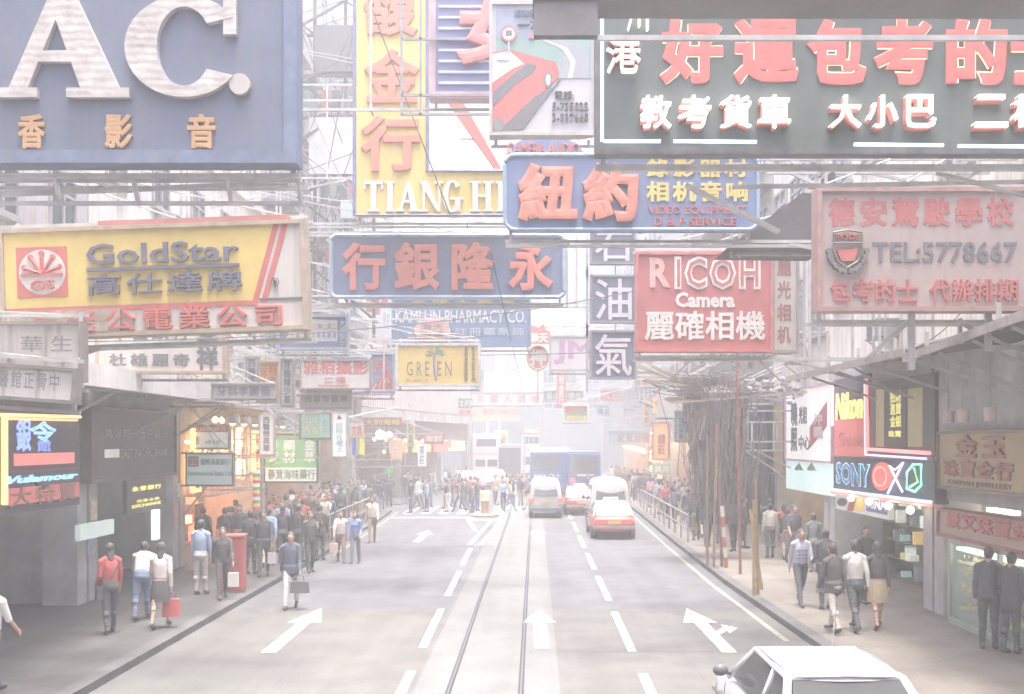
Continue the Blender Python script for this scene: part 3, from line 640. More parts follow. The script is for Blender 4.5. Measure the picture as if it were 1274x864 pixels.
g.text('海天\n酒樓', 523, 402, 552, 421, (150, 110, 118), .01, .01); g.tube([(508, 416), (570, 416)], .03, (150, 120, 114), 'cross_bar'); g.tube([(508, 421), (590, 420)], .03, (150, 120, 114), 'cross_bar'); g.hang(-1, n=1, gap=.05)
# yellow board with palm tree
g = Sign('small yellow board with thin capital letters and a green palm emblem', 34, (493, 428, 597, 480), (244, 208, 92), (226, 222, 216), th=.25, fw=.06, streak=0)
g.text('G R E', 506, 450, 534, 468, (120, 116, 96), .0); g.text('E N', 544, 450, 562, 468, (120, 116, 96), .0); g.text('PURPLE', 506, 472, 532, 476, (170, 140, 90), 0)
g.tube([(541, 440), (540, 452), (541, 464), (543, 474)], .035, (150, 120, 190), 'palm_stem', off=0)
for a in (-10, 25, 60, 120, 155, 190): g.poly([(541, 440), (541 + 10 * math.cos(R(a)) + 1, 440 - 7 * math.sin(R(a)) + 2), (541 + 12 * math.cos(R(a)), 440 - 7 * math.sin(R(a))), (541 + 7 * math.cos(R(a + 12)), 438 - 6 * math.sin(R(a + 12)))], (96, 156, 110), 'palm_leaf')
for i, c in enumerate('5045921'): g.text(c, 587, 432 + i * 6.3, 591, 437 + i * 6.3, (120, 110, 90), 0, .004)
for i, c in enumerate('5045501'): g.text(c, 578, 432 + i * 6.3, 582, 437 + i * 6.3, (120, 110, 90), 0, .004)
g.hang(-1, n=1)
# stacked navy signs
for c, y0, y1, lab in (('石', 285, 328, 'uppermost navy square sign with one white character in the hanging stack'), ('油', 343, 401, 'middle navy square sign with one white character in the hanging stack'), ('氣', 412, 471, 'lowest navy square sign with one white character in the hanging stack')):
    g = Sign(lab, 30, (735, y0, 790, y1), (72, 80, 116), (120, 122, 140), th=.25, fw=.04, group='navy gas signs stacked in a steel frame', streak=.15)
    g.text(c, 740, y0 + 4, 786, y1 - 3, (222, 212, 222), .012, .03)
    mb = MB(); mb.bar((-.72, .3, -.4), (-.72, .3, 1.6), .06); mb.bar((.72, .3, -.4), (.72, .3, 1.6), .06); mb.bar((.72, .3, g.h), (9 - g.xc - .12, .3, g.h), .06)
    mb.bar((.1, .31, -.1), (.1, .31, g.h + .3), .03); mb.build('support_frame', STEEL, g.root)
# red camera sign and its white neighbour
g = Sign('square red camera sign with white outlined letters and white characters', 23, (792, 315, 960, 437), (204, 84, 82), (222, 104, 98), th=.3, fw=.04, streak=.1)
g.text('R', 808, 321, 834, 358, (236, 176, 166), .05, .03)
g.text('ICOH', 839, 319, 946, 361, (246, 240, 234), .075, .03, sp=1.2); g.text('ICOH', 842, 322.5, 943, 357.5, (200, 80, 78), .0, .036, sp=1.2)
g.text('Camera', 840, 364, 914, 383, (240, 234, 228), .05); g.text('麗確相機', 802, 387, 952, 424, (242, 236, 230), .025, sp=1.02); g.hang(1, n=2)
mb = MB(); mb.bar((-1.5, .1, -.12), (2, .1, -.12), .06); mb.bar((-.2, .5, -.15), (-1.1, .5, -1.0), .04); mb.bar((1.3, .5, -.15), (2.2, .5, -1.0), .04); mb.build('lower_rail', STEEL, g.root)
g = Sign('narrow white sign with a column of brown red characters beside the red camera sign', 24, (961, 315, 993, 438), (222, 214, 208), (170, 158, 150), th=.25, fw=.04)
for i, c in enumerate('麗光相机'): g.text(c, 967, 322 + i * 28, 984, 344 + i * 28, (168, 88, 80), .03)
g.hang(1, n=1)
# pale driving school board
g = Sign('dusty pinkish driving school board with red characters, a crest and a phone number', 16, (1018, 235, 1300, 386), (198, 176, 176), (190, 140, 136), th=.3, fw=.05, streak=.3)
for i, c in enumerate('德安駕駛學校'): g.text(c, 1030 + i * 39.5, 246, 1064 + i * 39.5, 282, (206, 92, 92), .04, .006)
g.text('TEL:5778667', 1085, 301, 1265, 327, (98, 100, 112), .02, .004)
for i, c in enumerate('包考的士代辦排期'): g.text(c, 1032 + i * 28 + (12 if i > 3 else 0), 348, 1058 + i * 28 + (12 if i > 3 else 0), 376, (206, 92, 92), .035, .006)
g.tube([(1036, 290), (1053, 287), (1071, 290), (1072, 310), (1066, 326), (1053, 334), (1041, 326), (1035, 310)], .02, (104, 104, 112), 'crest_outline', off=0, close=True)
g.tube([(1036, 303), (1071, 303)], .015, (104, 104, 112), 'crest_outline', off=0); g.text('TODS', 1038, 292, 1068, 299, RED, .01); g.poly([(1040, 313), (1058, 311), (1063, 308), (1066, 312), (1062, 326), (1046, 326)], RED, 'crest_bird')
for s in (-1, 1):
    for k in range(6): a = R(-10 - 14 * k) if s > 0 else R(190 + 14 * k); x, y = 1053.5 + 24 * math.cos(a), 308 - 30 * math.sin(a); g.disc(x, y, 3.2, 4, (110, 108, 114), 'crest_leaf', .002, 8)
g.hang(1, n=2); mb = MB()
for x, z in ((-.2, -.9), (1.0, -.6)): mb.bar((x, .3, -.02), (x, .3, z), .09)
mb.bar((-.2, .3, -.1), (-.9, .35, -.75), .07); mb.bar((1, .3, -.55), (3, .3, -.5), .07); mb.build('lower_rail', STEEL, g.root)
# dark sheet roofs and beams between boards, right
# smaller left signs
g = Sign('white board with rows of black brush characters below the yellow appliance board', 22, (120, 396, 280, 464), (222, 214, 206), (196, 166, 134), th=.25, fw=.04)
g.text('中醫跌打', 140, 404, 236, 424, INK, .03, sp=1.3); g.text('李\n祥', 244, 402, 272, 461, INK, .05, line=.95); g.text('杜雄麗奇', 136, 440, 236, 456, (104, 98, 98), .03, sp=1.4); g.hang(-1, n=1)
g = Sign('grubby grey board with faint characters above the tilted white one', 15.9, (-20, 402, 101, 474), (222, 214, 208), (140, 130, 126), th=.2, fw=.03, streak=.7)
g.text('華 生', 26, 418, 90, 438, (150, 142, 142), .015, .003); g.hang(-1, n=1, up=.15)
g = Sign('tilted grubby white board with faint smeared characters over the blue neon window', 15.4, (-34, 456, 92, 497), (240, 234, 230), (130, 122, 120), th=.2, fw=.03, streak=.8, roll=R(4))
g.text('醫館正骨中', -4, 462, 72, 484, (160, 152, 154), .015, .003, sp=1.3); g.hang(-1, n=1, up=.1)
g = Sign('small grey plank sign with five dark characters below the white board', 26, (264, 478, 342, 496), (178, 172, 170), (140, 132, 130), th=.12, fw=.02)
g.text('牙科李國儀', 270, 481, 336, 493, (100, 96, 98), .03, sp=1.15); g.hang(-1, n=1, gap=.02)
g = Sign('thin white upright sign with three characters left of the yellow upright sign', 29, (306, 445, 321, 480), (204, 198, 196), (150, 142, 140), th=.15, fw=.02); g.text('西\n醫\n李', 308.5, 448, 318.5, 477, INK, .02); g.hang(-1, n=1, gap=.02)
g = Sign('yellow upright sign with orange characters among the small white ones', 30, (320, 450, 348, 500), (236, 186, 84), (200, 160, 90), th=.15, fw=.03); g.text('金龍\n大酒\n樓', 324, 454, 344, 496, (206, 92, 60), .03); g.hang(-1, n=1, gap=.02)
g = Sign('white upright sign with five black characters right of the yellow upright sign', 29.4, (350, 447, 365, 505), (206, 200, 196), (150, 142, 140), th=.15, fw=.02); g.text('牙\n醫\n陳\n少\n基', 353, 450, 362, 502, INK, .02); g.hang(-1, n=1, gap=.02)
g = Sign('blue advertising board with a pale stepped pyramid of bottles', 28, (345, 392, 433, 435), (92, 108, 156), (176, 184, 206), th=.2, fw=.06)
g.poly([(354, 425), (420, 425), (420, 399), (388, 397), (386, 408), (362, 410)], (222, 220, 224), 'bottle_pyramid')
for k in range(9): g.rect(362 + k * 6.5, 414, 366 + k * 6.5, 420, ((226, 180, 110), (130, 140, 176))[k % 2 if k < 6 else 1], 'bottle')
for k in range(5): g.rect(390 + k * 6, 403, 394 + k * 6, 409, ((226, 180, 110), (130, 140, 176))[k % 2], 'bottle')
g.text('大\n減\n價\n字', 422, 398, 430, 432, (196, 204, 222), .02); g.hang(-1, n=1)
g = Sign('white photo studio board with big red characters over a grey board', 33, (374, 448, 461, 484), (226, 220, 218), (150, 128, 122), th=.2, fw=.03, streak=.2)
g.text('雅栢攝影', 377, 449, 459, 466, RED, .035); g.text('二樓', 403, 469, 430, 477, (206, 110, 100), .02, sp=1.5); g.rect(396, 479, 434, 481, (206, 120, 96), 'underline'); g.hang(-1, n=1)
g = Sign('grey board with five dark characters under the white photo studio board', 33.4, (374, 485, 437, 508), (190, 182, 180), (160, 148, 144), th=.2, fw=.03, streak=.4); g.text('西醫勞醫華', 379, 492, 432, 501, (104, 98, 100), .03, sp=1.3); g.hang(-1, n=1, gap=.02)
g = Sign('blue and red advertising board with a white script squiggle', 35, (412, 440, 490, 491), (132, 144, 190), (176, 188, 214), th=.2, fw=.04, streak=.1)
g.poly([(456, 488), (488, 488), (488, 462), (478, 466)], (206, 84, 84), 'red_corner'); g.text('冠', 466, 448, 484, 466, RED, .03); g.tube([(464, 485), (468, 478), (471, 483), (474, 474), (477, 480), (481, 471), (484, 476)], .02, (240, 232, 230), 'script', off=0); g.hang(-1, n=1)
g = Sign('small red and white round pharmacy cross sign above the blue and red board', 36.5, (460, 423, 485, 439), (214, 120, 104), None, th=.15, pts=[(472.5 + 12.5 * math.cos(2 * math.pi * k / 20), 431 - 8 * math.sin(2 * math.pi * k / 20)) for k in range(20)], streak=0); g.rect(469, 425, 476, 438, (238, 232, 228), 'cross', .01); g.rect(464, 428, 481, 433, (238, 232, 228), 'cross', .012); g.hang(-1, n=1, gap=.02)
# centre distance
g = Sign('white board with two big purple capital letters', 44, (684, 418, 740, 461), (218, 210, 216), (180, 172, 176), th=.2, fw=.06, streak=.1); g.text('JM', 689, 424, 738, 453, (196, 128, 176), .04); g.hang(1, n=1)
g = Sign('round red and white pawnshop sign with an orange halo ring', 46, (656, 429, 682, 462), (224, 96, 84), (236, 180, 130), th=.2, fw=.09, pts=[(669 + 13 * math.cos(2 * math.pi * k / 24), 445 - 15 * math.sin(2 * math.pi * k / 24)) for k in range(24)], streak=0); g.text('押', 659, 434, 680, 456, (242, 236, 232), .06); mb = MB(); mb.bar((0, .12, -1.4), (0, .12, 2.4), .06); mb.bar((0, .2, g.h + .8), (8.85 - g.xc, .2, g.h + .8), .06); mb.build('support_frame', STEEL, g.root)
g = Sign('red star shaped sign with two white characters above the round pawnshop sign', 45.6, (653, 403, 687, 429), (226, 104, 84), None, th=.15, pts=[(653, 428), (687, 428), (684, 418), (690, 414), (679, 411), (676, 403), (670, 409), (660, 404), (661, 412), (652, 416)], streak=0); g.text('恭天', 659, 414, 682, 427, (240, 232, 226), .06); mb = MB(); mb.bar((0, .18, g.h * .4), (8.85 - g.xc, .18, g.h * .4), .05); mb.build('support_frame', STEEL, g.root)
g = Sign('narrow orange upright sign with white characters below the purple lettered board', 62, (693, 462, 704, 507), (216, 122, 96), None, th=.2); g.text('利\n金\n行', 695, 465, 702, 505, (240, 232, 226), .03); g.hang(1, n=1, gap=.05)
g = Sign('dark green framed sign with red and yellow characters near the far crossing', 60, (700, 503, 733, 526), (86, 150, 126), (226, 224, 220), th=.2, fw=.12, streak=0); g.text('富大', 703, 505, 730, 514, (224, 92, 72), .06, sp=1.2); g.text('酒家夜總', 703, 517, 730, 523, YEL, .04); g.hang(1, n=1, gap=.05)
g = Sign('slim dark green strip sign with pale characters behind the orange upright sign', 66, (676, 486, 726, 499), (110, 136, 126), (190, 196, 190), th=.2, fw=.06, streak=0); g.text('香港酒樓夜', 679, 488, 724, 497, (220, 222, 216), .03); g.hang(1, n=1, gap=.05)
g = Sign('long white banner sign with spaced red characters at the far end of the street', 92, (586, 489, 676, 505), (234, 230, 228), (190, 150, 146), th=.2, fw=.06, streak=0); g.text('天  寶  大  酒  樓', 592, 492, 671, 502, (220, 110, 100), .03)
mb = MB(); mb.bar((-3.2, .25, 0), (-3.2, .25, -5.2), .15); mb.bar((3.1, .25, 0), (3.1, .25, -5.2), .15); mb.build('support_frame', STEEL, g.root)
g = Sign('pale yellow and pink banner below the long white banner sign', 93, (588, 507, 676, 524), (232, 226, 206), None, th=.15, streak=0); g.text('電器.22866222', 600, 509, 646, 516, (222, 150, 160), .01); g.rect(646, 508, 676, 523, (196, 212, 228), 'blue_field'); g.rect(588, 518, 610, 524, (226, 232, 170), 'lime_field')
mb = MB(); mb.bar((-3., .2, 0), (-3., .2, -3.9), .15); mb.bar((3., .2, 0), (3., .2, -3.9), .15); mb.build('support_frame', STEEL, g.root)
g = Sign('big plain white billboard above the long white banner sign', 96, (602, 462, 676, 488), (238, 236, 232), None, th=.3, streak=.05, name='billboard'); mb = MB(); mb.bar((-2.4, .4, 0), (-2.4, .4, -7.0), .2); mb.bar((2.4, .4, 0), (2.4, .4, -7.0), .2); mb.build('support_frame', STEEL, g.root)
g = Sign('white billboard with a narrow red frame panel above the big plain billboard', 100, (616, 430, 658, 463), (236, 234, 232), None, th=.3, streak=.05, name='billboard'); g.rect(631, 440, 641, 462, (222, 150, 130), 'red_panel'); g.rect(633, 443, 639, 460, (232, 222, 216), 'panel_centre'); mb = MB(); mb.bar((-1.2, .4, 0), (-1.2, .4, -10.4), .2); mb.bar((1.2, .4, 0), (1.2, .4, -10.4), .2); mb.build('support_frame', STEEL, g.root)
g = Sign('green and red paired sign at the corner of the maroon awning block', 70, (570, 496, 588, 518), (110, 142, 122), None, th=.2, streak=0); g.text('2月', 571, 498, 587, 506, (232, 232, 226), .03); g.rect(570, 508, 588, 518, (226, 200, 194), 'lower_field'); g.text('新貨', 572, 510, 586, 516, (214, 110, 90), .03); mb = MB(); mb.bar((.4, .1, .2), (-3., .1, .2), .05); mb.build('support_frame', STEEL, g.root)
g = Sign('small white house agency sign behind the navy stack', 40, (792, 440, 816, 462), (222, 218, 214), None, th=.2); g.text('USE', 794, 444, 812, 452, INK, .01); g.hang(1, n=1, gap=.05)
g = Sign('thin white sign with tiny red characters below the navy stack', 52, (786, 471, 830, 482), (228, 222, 220), None, th=.15, streak=0); g.text('美容中心', 790, 473, 822, 480, (214, 110, 110), .02, sp=1.2); g.hang(1, n=1, gap=.02)
g = Sign('light teal board with dark characters above the warm lamps on the far right', 76, (757, 536, 809, 553), (136, 190, 204), (170, 204, 212), th=.2, fw=.06, streak=0); g.text('安東酒樓', 768, 539, 808, 551, (150, 96, 88), .05, sp=1.2); g.hang(1, n=1, gap=.05)
g = Sign('white square sign with a blue scribbled mark left of the brushwood', 34, (840, 512, 862, 549), (224, 222, 222), (170, 166, 164), th=.15, fw=.03, streak=.2); g.text('健', 844, 518, 850, 545, (96, 130, 180), .02); g.text('康', 850, 522, 860, 538, (96, 130, 190), .05); g.hang(1, n=1, gap=.02)
g = Sign('tan sign with stacked dark characters in the shade behind the brushwood', 35, (869, 526, 885, 560), (166, 150, 144), (120, 110, 106), th=.15, fw=.02); g.text('美\n麗', 871, 530, 883, 556, (110, 96, 96), .02); g.hang(1, n=1, gap=.02)
g = Sign('white box sign with a plain face above the blue scribbled sign', 38, (822, 484, 850, 520), (222, 218, 214), None, th=.5, streak=.3, yaw=R(12)); g.hang(1, n=1, gap=.02)
g = Sign('tall orange lit upright sign by the warm far right shop', 52, (812, 526, 832, 572), (240, 150, 74), (206, 110, 70), th=.2, fw=.05, emit=.5, streak=0); g.text('錢\n莊', 818, 540, 828, 566, (150, 80, 60), .04); g.hang(1, n=1, gap=.02)
g = Sign('small orange lit sign with rounded top above the tall orange one', 55, (813, 490, 823, 514), (244, 170, 70), None, th=.2, emit=.5, streak=0); g.disc(818, 502, 3, 5, (214, 110, 60), 'spot'); g.hang(1, n=1, gap=.02)

# small far signs on both sides of the street
for lab, Z, r, col, fc, txt, tc, wall in (
    ('small white sign with red characters right of the navy stack, above the teal board', 70, (748, 484, 772, 498), (226, 222, 220), (190, 130, 120), '回春堂', RED, 1),
    ('small pale blue sign with navy characters near the shuttered far window', 82, (742, 503, 760, 517), (170, 190, 214), None, '電髮', NAVY, 1),
    ('narrow cream upright sign above the orange lamps on the far right pavement', 64, (800, 498, 809, 530), (224, 210, 180), None, '麻\n雀\n館', RED, 1),
    ('small green sign with white characters over the warm lamps on the far right', 60, (812, 578, 834, 590), (96, 140, 110), None, '藥房', PALE, 1),
    ('yellow upright sign with black characters at the dark end of the maroon awning', 66, (506, 526, 516, 556), (240, 206, 90), None, '冠\n昌', INK, -1),
    ('small red sign with white characters hanging under the maroon awning', 64, (527, 540, 552, 552), (206, 84, 74), None, '海鮮', PALE, -1),
    ('small white lit sign hanging beside the small red one', 68, (520, 553, 530, 580), (232, 232, 226), None, '茶\n莊', NAVY, -1),
    ('orange sign with cream characters near the pair of glowing globe lamps', 57, (486, 548, 500, 572), (230, 150, 80), None, '飯\n店', PALE, -1),
    ('dark red board with gold characters above the glowing globe lamps', 56, (452, 520, 500, 531), (150, 70, 64), None, '大利海味', YEL, -1),
    ('small cream sign with red characters right of the white lit box sign', 48, (436, 528, 452, 544), (226, 214, 190), None, '文具', RED, -1),
    ('pale banner with blue characters stretched near the far white billboard', 104, (676, 500, 700, 510), (226, 228, 232), None, '開業', NAVY, 1)):
    em = .5 if Z in (68, 57, 60) else 0
    g = Sign(lab, Z, r, col, fc, th=.2, fw=.05, streak=.1, emit=em); x0, y0, x1, y1 = r
    g.text(txt, x0 + 1.5, y0 + 1.5, x1 - 1.5, y1 - 1.5, tc, .03); g.hang(wall, n=1, gap=.02)
# lit shop signs on the left pavement
g = Sign('bright green lit board with white brush characters over a white strip', 36, (329, 541, 395, 600), (120, 196, 112), (90, 120, 90), th=.2, fw=.03, emit=.45, streak=0)
g.text('蔘\n茸', 334, 546, 346, 576, (244, 244, 236), .03, emit=.4); g.text('藥\n材', 352, 546, 368, 576, (244, 244, 236), .04, emit=.4); g.text('金\n草', 378, 546, 392, 576, (244, 244, 236), .04, emit=.4)
g.rect(330, 582, 394, 599, (232, 236, 226), 'white_strip', emit=.5); g.text('蔘茸海味藥行', 333, 584, 392, 597, (120, 170, 130), .02); g.hang(-1, n=1, gap=.02)
g = Sign('small green and teal lit sign above the bright green board', 35.6, (373, 514, 412, 546), (126, 186, 150), (110, 120, 110), th=.2, fw=.03, emit=.35, streak=0); g.text('中\n西', 377, 518, 386, 542, (236, 240, 230), .05); g.text('良\n藥', 388, 518, 396, 542, (236, 240, 230), .05); g.rect(398, 516, 410, 544, (140, 204, 200), 'teal_half', emit=.3); g.text('成\n藥', 400, 520, 408, 540, (226, 240, 236), .03); g.hang(-1, n=1, gap=.02)
g = Sign('white lit upright box sign with tiny pale marks beside the teal sign', 35, (413, 514, 432, 569), (232, 240, 238), (206, 214, 212), th=.25, fw=.04, emit=.45, streak=0); g.text('診\n所\n在\n樓\n上', 418, 526, 427, 562, (150, 180, 206), 0); g.poly([(419, 522), (426, 522), (422, 516)], RED, 'mark'); g.hang(-1, n=1, gap=.02)
g = Sign('narrow white upright sign with five dark characters left of the green board', 33, (323, 516, 341, 566), (226, 224, 224), (190, 186, 186), th=.15, fw=.02, emit=.25, streak=0); g.text('西\n醫\n勞\n英\n華', 327, 519, 336, 562, INK, .02); g.hang(-1, n=1, gap=.02)
g = Sign('small white lit plate with a red top band outside the orange lit shop', 31, (237, 530, 285, 558), (220, 230, 226), (140, 132, 128), th=.15, fw=.02, emit=.25, streak=0); g.rect(238, 531, 284, 538, (210, 104, 92), 'red_band'); g.text('大廉價開張', 240, 532, 282, 537, (238, 224, 216), .02); g.text('彩', 240, 543, 248, 554, (110, 130, 180), .04); g.text('沖印', 254, 548, 274, 553, (140, 150, 176), .01); g.hang(-1, n=1, gap=.02)
g = Sign('pale green lit bank plate with a red square emblem above the balcony rail', 30.4, (232, 565, 290, 604), (196, 218, 210), (130, 124, 120), th=.15, fw=.02, emit=.22, streak=0); g.rect(234, 568, 247, 581, (206, 100, 100), 'emblem'); g.text('工', 236, 570, 245, 579, (236, 220, 216), .03); g.text('國際商業銀行', 250, 571, 286, 579, (110, 120, 124), .01); g.text('International Bank Ltd', 234, 586, 288, 592, (120, 130, 134), 0); g.hang(-1, n=1, gap=.02)

# signs lying flat on the left shop fronts
g = Sign('blue and red neon shop front panel at the far left under the pale ledge', (4.42, 2.46), (-10, 0, 99, 0), (66, 62, 84), None, side=-1, X=-9.6, th=.35, streak=0)
g.tube([(-8, 516), (97, 519)], .035, (255, 190, 90), emit=1.6); g.tube([(2, 517), (2, 628)], .06, (255, 200, 100), emit=1.4); g.tube([(4, 521), (92, 523)], .03, (255, 170, 80), emit=1.2)
g.text('銀', 20, 520, 38, 562, (110, 150, 255), .02, emit=1.0); g.text('令', 36, 524, 70, 552, (110, 170, 255), -.0, neon=.03, emit=1.4, part='neon_tube'); g.text('館', 46, 548, 62, 562, (90, 120, 240), .01, emit=.8)
g.rect(17, 563, 90, 580, (236, 96, 84), 'red_bar', .03, emit=.7); g.rect(4, 581, 97, 590, (130, 66, 66), 'brown_bar')
g.text('Vulamour', 8, 590, 96, 599, (120, 190, 255), .03, shear=.3, emit=1.2); g.rect(4, 600, 97, 630, (220, 84, 80), 'red_panel', emit=.35); g.text('大特賣', 10, 604, 94, 627, (170, 130, 110), .02, sp=1.2); g.poly([(42, 600), (62, 600), (52, 610)], (110, 60, 64), 'notch')
g = Sign('dark bank front with dim metal letters and a small lit plate', (4.6, 2.9), (112, 0, 218, 0), (78, 72, 74), (110, 90, 84), side=-1, X=-9.7, th=.25, fw=.06, streak=0)
g.text('南洋第一太平銀行', 130, 534, 208, 546, (150, 142, 128), .02, sp=1.15); g.text('EAST PACIFIC BANK', 150, 558, 208, 569, (166, 166, 140), .02); g.rect(130, 559, 148, 570, (214, 206, 196), 'lit_plate', emit=.35)
g = Sign('small black plate with yellow neon characters inside the dark bank front', (2.85, 2.05), (158, 0, 206, 0), (66, 60, 62), None, side=-1, X=-9.75, th=.1, streak=0, Z=(2.85, 2.05)) if 0 else Sign('small black plate with yellow neon characters inside the dark bank front', (2.88, 2.05), (158, 0, 206, 0), (66, 60, 62), None, side=-1, X=-9.55, th=.1, streak=0)
g.text('永發銀行', 164, 604, 200, 610, (236, 220, 90), .03, sp=1.3, emit=.9); g.text('找換金飾', 170, 620, 198, 624, (236, 220, 90), .02, sp=1.3, emit=.6); g.text('EXCHANGE', 164, 626, 200, 630, (236, 220, 90), .02, emit=.8)
g = Sign('greenish white lit counter plate low in the dark shop left of the bank', (2.0, 1.66), (100, 0, 142, 0), (206, 224, 216), None, side=-1, X=-9.6, th=.12, emit=.4, streak=0, name='lit_plate')
g = Sign('short white fluorescent tube standing upright by the black plate', (2.06, 1.3), (193, 0, 199, 0), (236, 250, 240), None, side=-1, X=-9.4, th=.1, emit=2.0, streak=0, name='fluorescent_lamp', cat='lamp')

# right-hand shop fronts
XR = 8.82
g = Sign('yellow neon camera maker name on the black panel of the camera shop', (5.55, 4.45), (1038, 0, 1080, 0), (70, 62, 74), None, side=1, X=XR, th=.2, streak=0)
g.text('Nikon', 1040, 488, 1074, 522, (255, 214, 70), .03, .03, shear=.15, emit=1.1); g.tube([(1038, 480), (1038, 530)], .04, (255, 210, 236), emit=1.4)
g = Sign('red lit panel with faint lettering below the yellow neon name', (4.42, 3.42), (1038, 0, 1080, 0), (224, 84, 76), None, side=1, X=XR, th=.2, emit=.35, streak=0)
g.text('Canon', 1042, 536, 1076, 556, (236, 130, 120), .03)
g = Sign('long black neon fascia with blue letters and three coloured neon shapes', (3.4, 2.5), (1037, 0, 1163, 0), (66, 64, 76), None, side=1, X=XR - .15, th=.3, streak=0)
g.text('SONY', 1040, 576, 1083, 605, (120, 200, 255), .02, neon=.03, part='neon_tube', emit=1.4); g.text('SONY', 1041, 577, 1082, 604, (90, 150, 190), .03, .01)
g.disc(1098, 593, 13, 18, (224, 84, 76), 'red_disc', .01, emit=.5); g.tube([(1098 + 8 * math.cos(R(a)), 593 - 12 * math.sin(R(a))) for a in range(0, 360, 30)], .02, (255, 120, 90), emit=1.2, close=True)
g.tube([(1110, 580), (1126, 612)], .03, (210, 210, 255), emit=1.4); g.tube([(1127, 576), (1108, 614)], .03, (210, 210, 255), emit=1.4); g.tube([(1110, 580), (1117, 585), (1127, 576)], .02, (210, 210, 255), emit=1.3)
g.tube([(1132, 588), (1140, 578), (1150, 578), (1150, 604), (1142, 612), (1132, 608)], .03, (110, 230, 210), emit=1.3, close=True); g.tube([(1141, 582), (1146, 600), (1136, 606)], .03, (120, 220, 120), emit=1.2)
g.tube([(1038, 609), (1163, 625)], .035, (170, 200, 255), emit=1.2); g.tube([(1038, 612.5), (1163, 629)], .04, (255, 110, 90), emit=1.1)
g = Sign('tall dark showcase in a red neon frame with yellow strips above the neon fascia', (5.3, 3.5), (1082, 0, 1163, 0), (72, 66, 66), None, side=1, X=XR, th=.15, streak=0, name='showcase')
g.rect(1090, 484, 1100, 556, (190, 176, 110), 'yellow_strip', emit=.15); g.rect(1130, 482, 1148, 556, (180, 168, 100), 'yellow_strip', emit=.15); g.rect(1101, 480, 1128, 558, (78, 74, 70), 'dark_glass')
g.text('招財\n進寶\n金銀', 1108, 486, 1122, 532, (226, 214, 80), .02, emit=.7); g.text('珠寶', 1106, 536, 1122, 544, (226, 214, 80), .02, emit=.8)
g.tube([(1081, 472), (1082, 559), (1160, 564)], .05, (255, 130, 120), emit=1.0); g.tube([(1079, 472), (1080, 566), (1156, 571)], .03, (214, 190, 255), emit=1.2)
g = Sign('colourful film brand strip with an oval lens picture under the neon fascia', (2.42, 1.95), (1040, 0, 1105, 0), (206, 210, 206), None, side=1, X=XR - .1, th=.15, emit=.3, streak=0)
g.rect(1078, 618, 1104, 636, (96, 120, 190), 'blue_end'); g.text('KINA', 1080, 621, 1103, 634, (240, 240, 240), .04, emit=.3); g.poly([(1062, 636), (1076, 636), (1074, 615), (1066, 618)], (226, 190, 80), 'yellow_wedge', emit=.3); g.poly([(1054, 636), (1062, 636), (1066, 618), (1058, 622)], (206, 90, 70), 'red_wedge'); g.disc(1048, 625, 6, 5, (90, 90, 90), 'lens')
g = Sign('white camera centre sign with black characters and a slanted red panel', (5.5, 3.2), (978, 0, 1036, 0), (236, 232, 228), (226, 190, 206), side=1, X=XR, th=.25, fw=.05, emit=.45, streak=.15)  # panel emission added to lift the sign out of the wall's shade
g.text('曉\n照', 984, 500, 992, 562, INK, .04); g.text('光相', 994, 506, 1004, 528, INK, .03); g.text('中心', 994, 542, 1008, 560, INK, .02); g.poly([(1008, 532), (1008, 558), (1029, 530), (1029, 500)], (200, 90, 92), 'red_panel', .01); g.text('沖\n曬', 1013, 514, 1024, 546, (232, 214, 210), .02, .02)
g = Sign('pale cyan lit strip with small green ferns under the white camera centre sign', (3.18, 2.25), (978, 0, 1036, 0), (196, 226, 224), None, side=1, X=XR, th=.25, emit=.6, streak=0)
for x in (994, 1010):
    for a in (-60, -20, 20, 60): g.poly([(x, 576), (x + 5 * math.sin(R(a)) - 1.5, 584), (x + 5 * math.sin(R(a)) + 1.5, 586), (x + 1, 577)], (110, 150, 110), 'fern')
g = Sign('gold jewellery shop sign with raised dark red characters and black capitals', (4.02, 2.86), (1168, 0, 1330, 0), (206, 182, 128), (150, 130, 100), side=1, X=XR - .05, th=.2, fw=.04, streak=.3)
g.text('金玉', 1190, 541, 1252, 570, (176, 104, 76), .05, .05, sp=1.5); g.text('珠寶金行', 1176, 574, 1262, 596, (176, 100, 78), .05, .04, sp=1.3); g.text('KARMAN JEWELLERY', 1180, 600, 1260, 608, (110, 96, 84), .02)
g = Sign('long pinkish cream fascia with red characters over the jewellery window', (2.42, 1.88), (1168, 0, 1330, 0), (208, 178, 160), (190, 110, 96), side=1, X=XR - .12, th=.3, fw=.04, streak=.2)
g.text('景文珠寶金行', 1178, 646, 1310, 669, (206, 100, 90), .05, .03, sp=1.2)
g = Sign('tan rolled shop blind between the brushwood and the white camera sign', (5.2, 2.7), (938, 0, 976, 0), (196, 164, 110), (120, 104, 92), side=1, X=XR, th=.2, fw=.05, streak=.5, name='shop_blind', cat='blind')
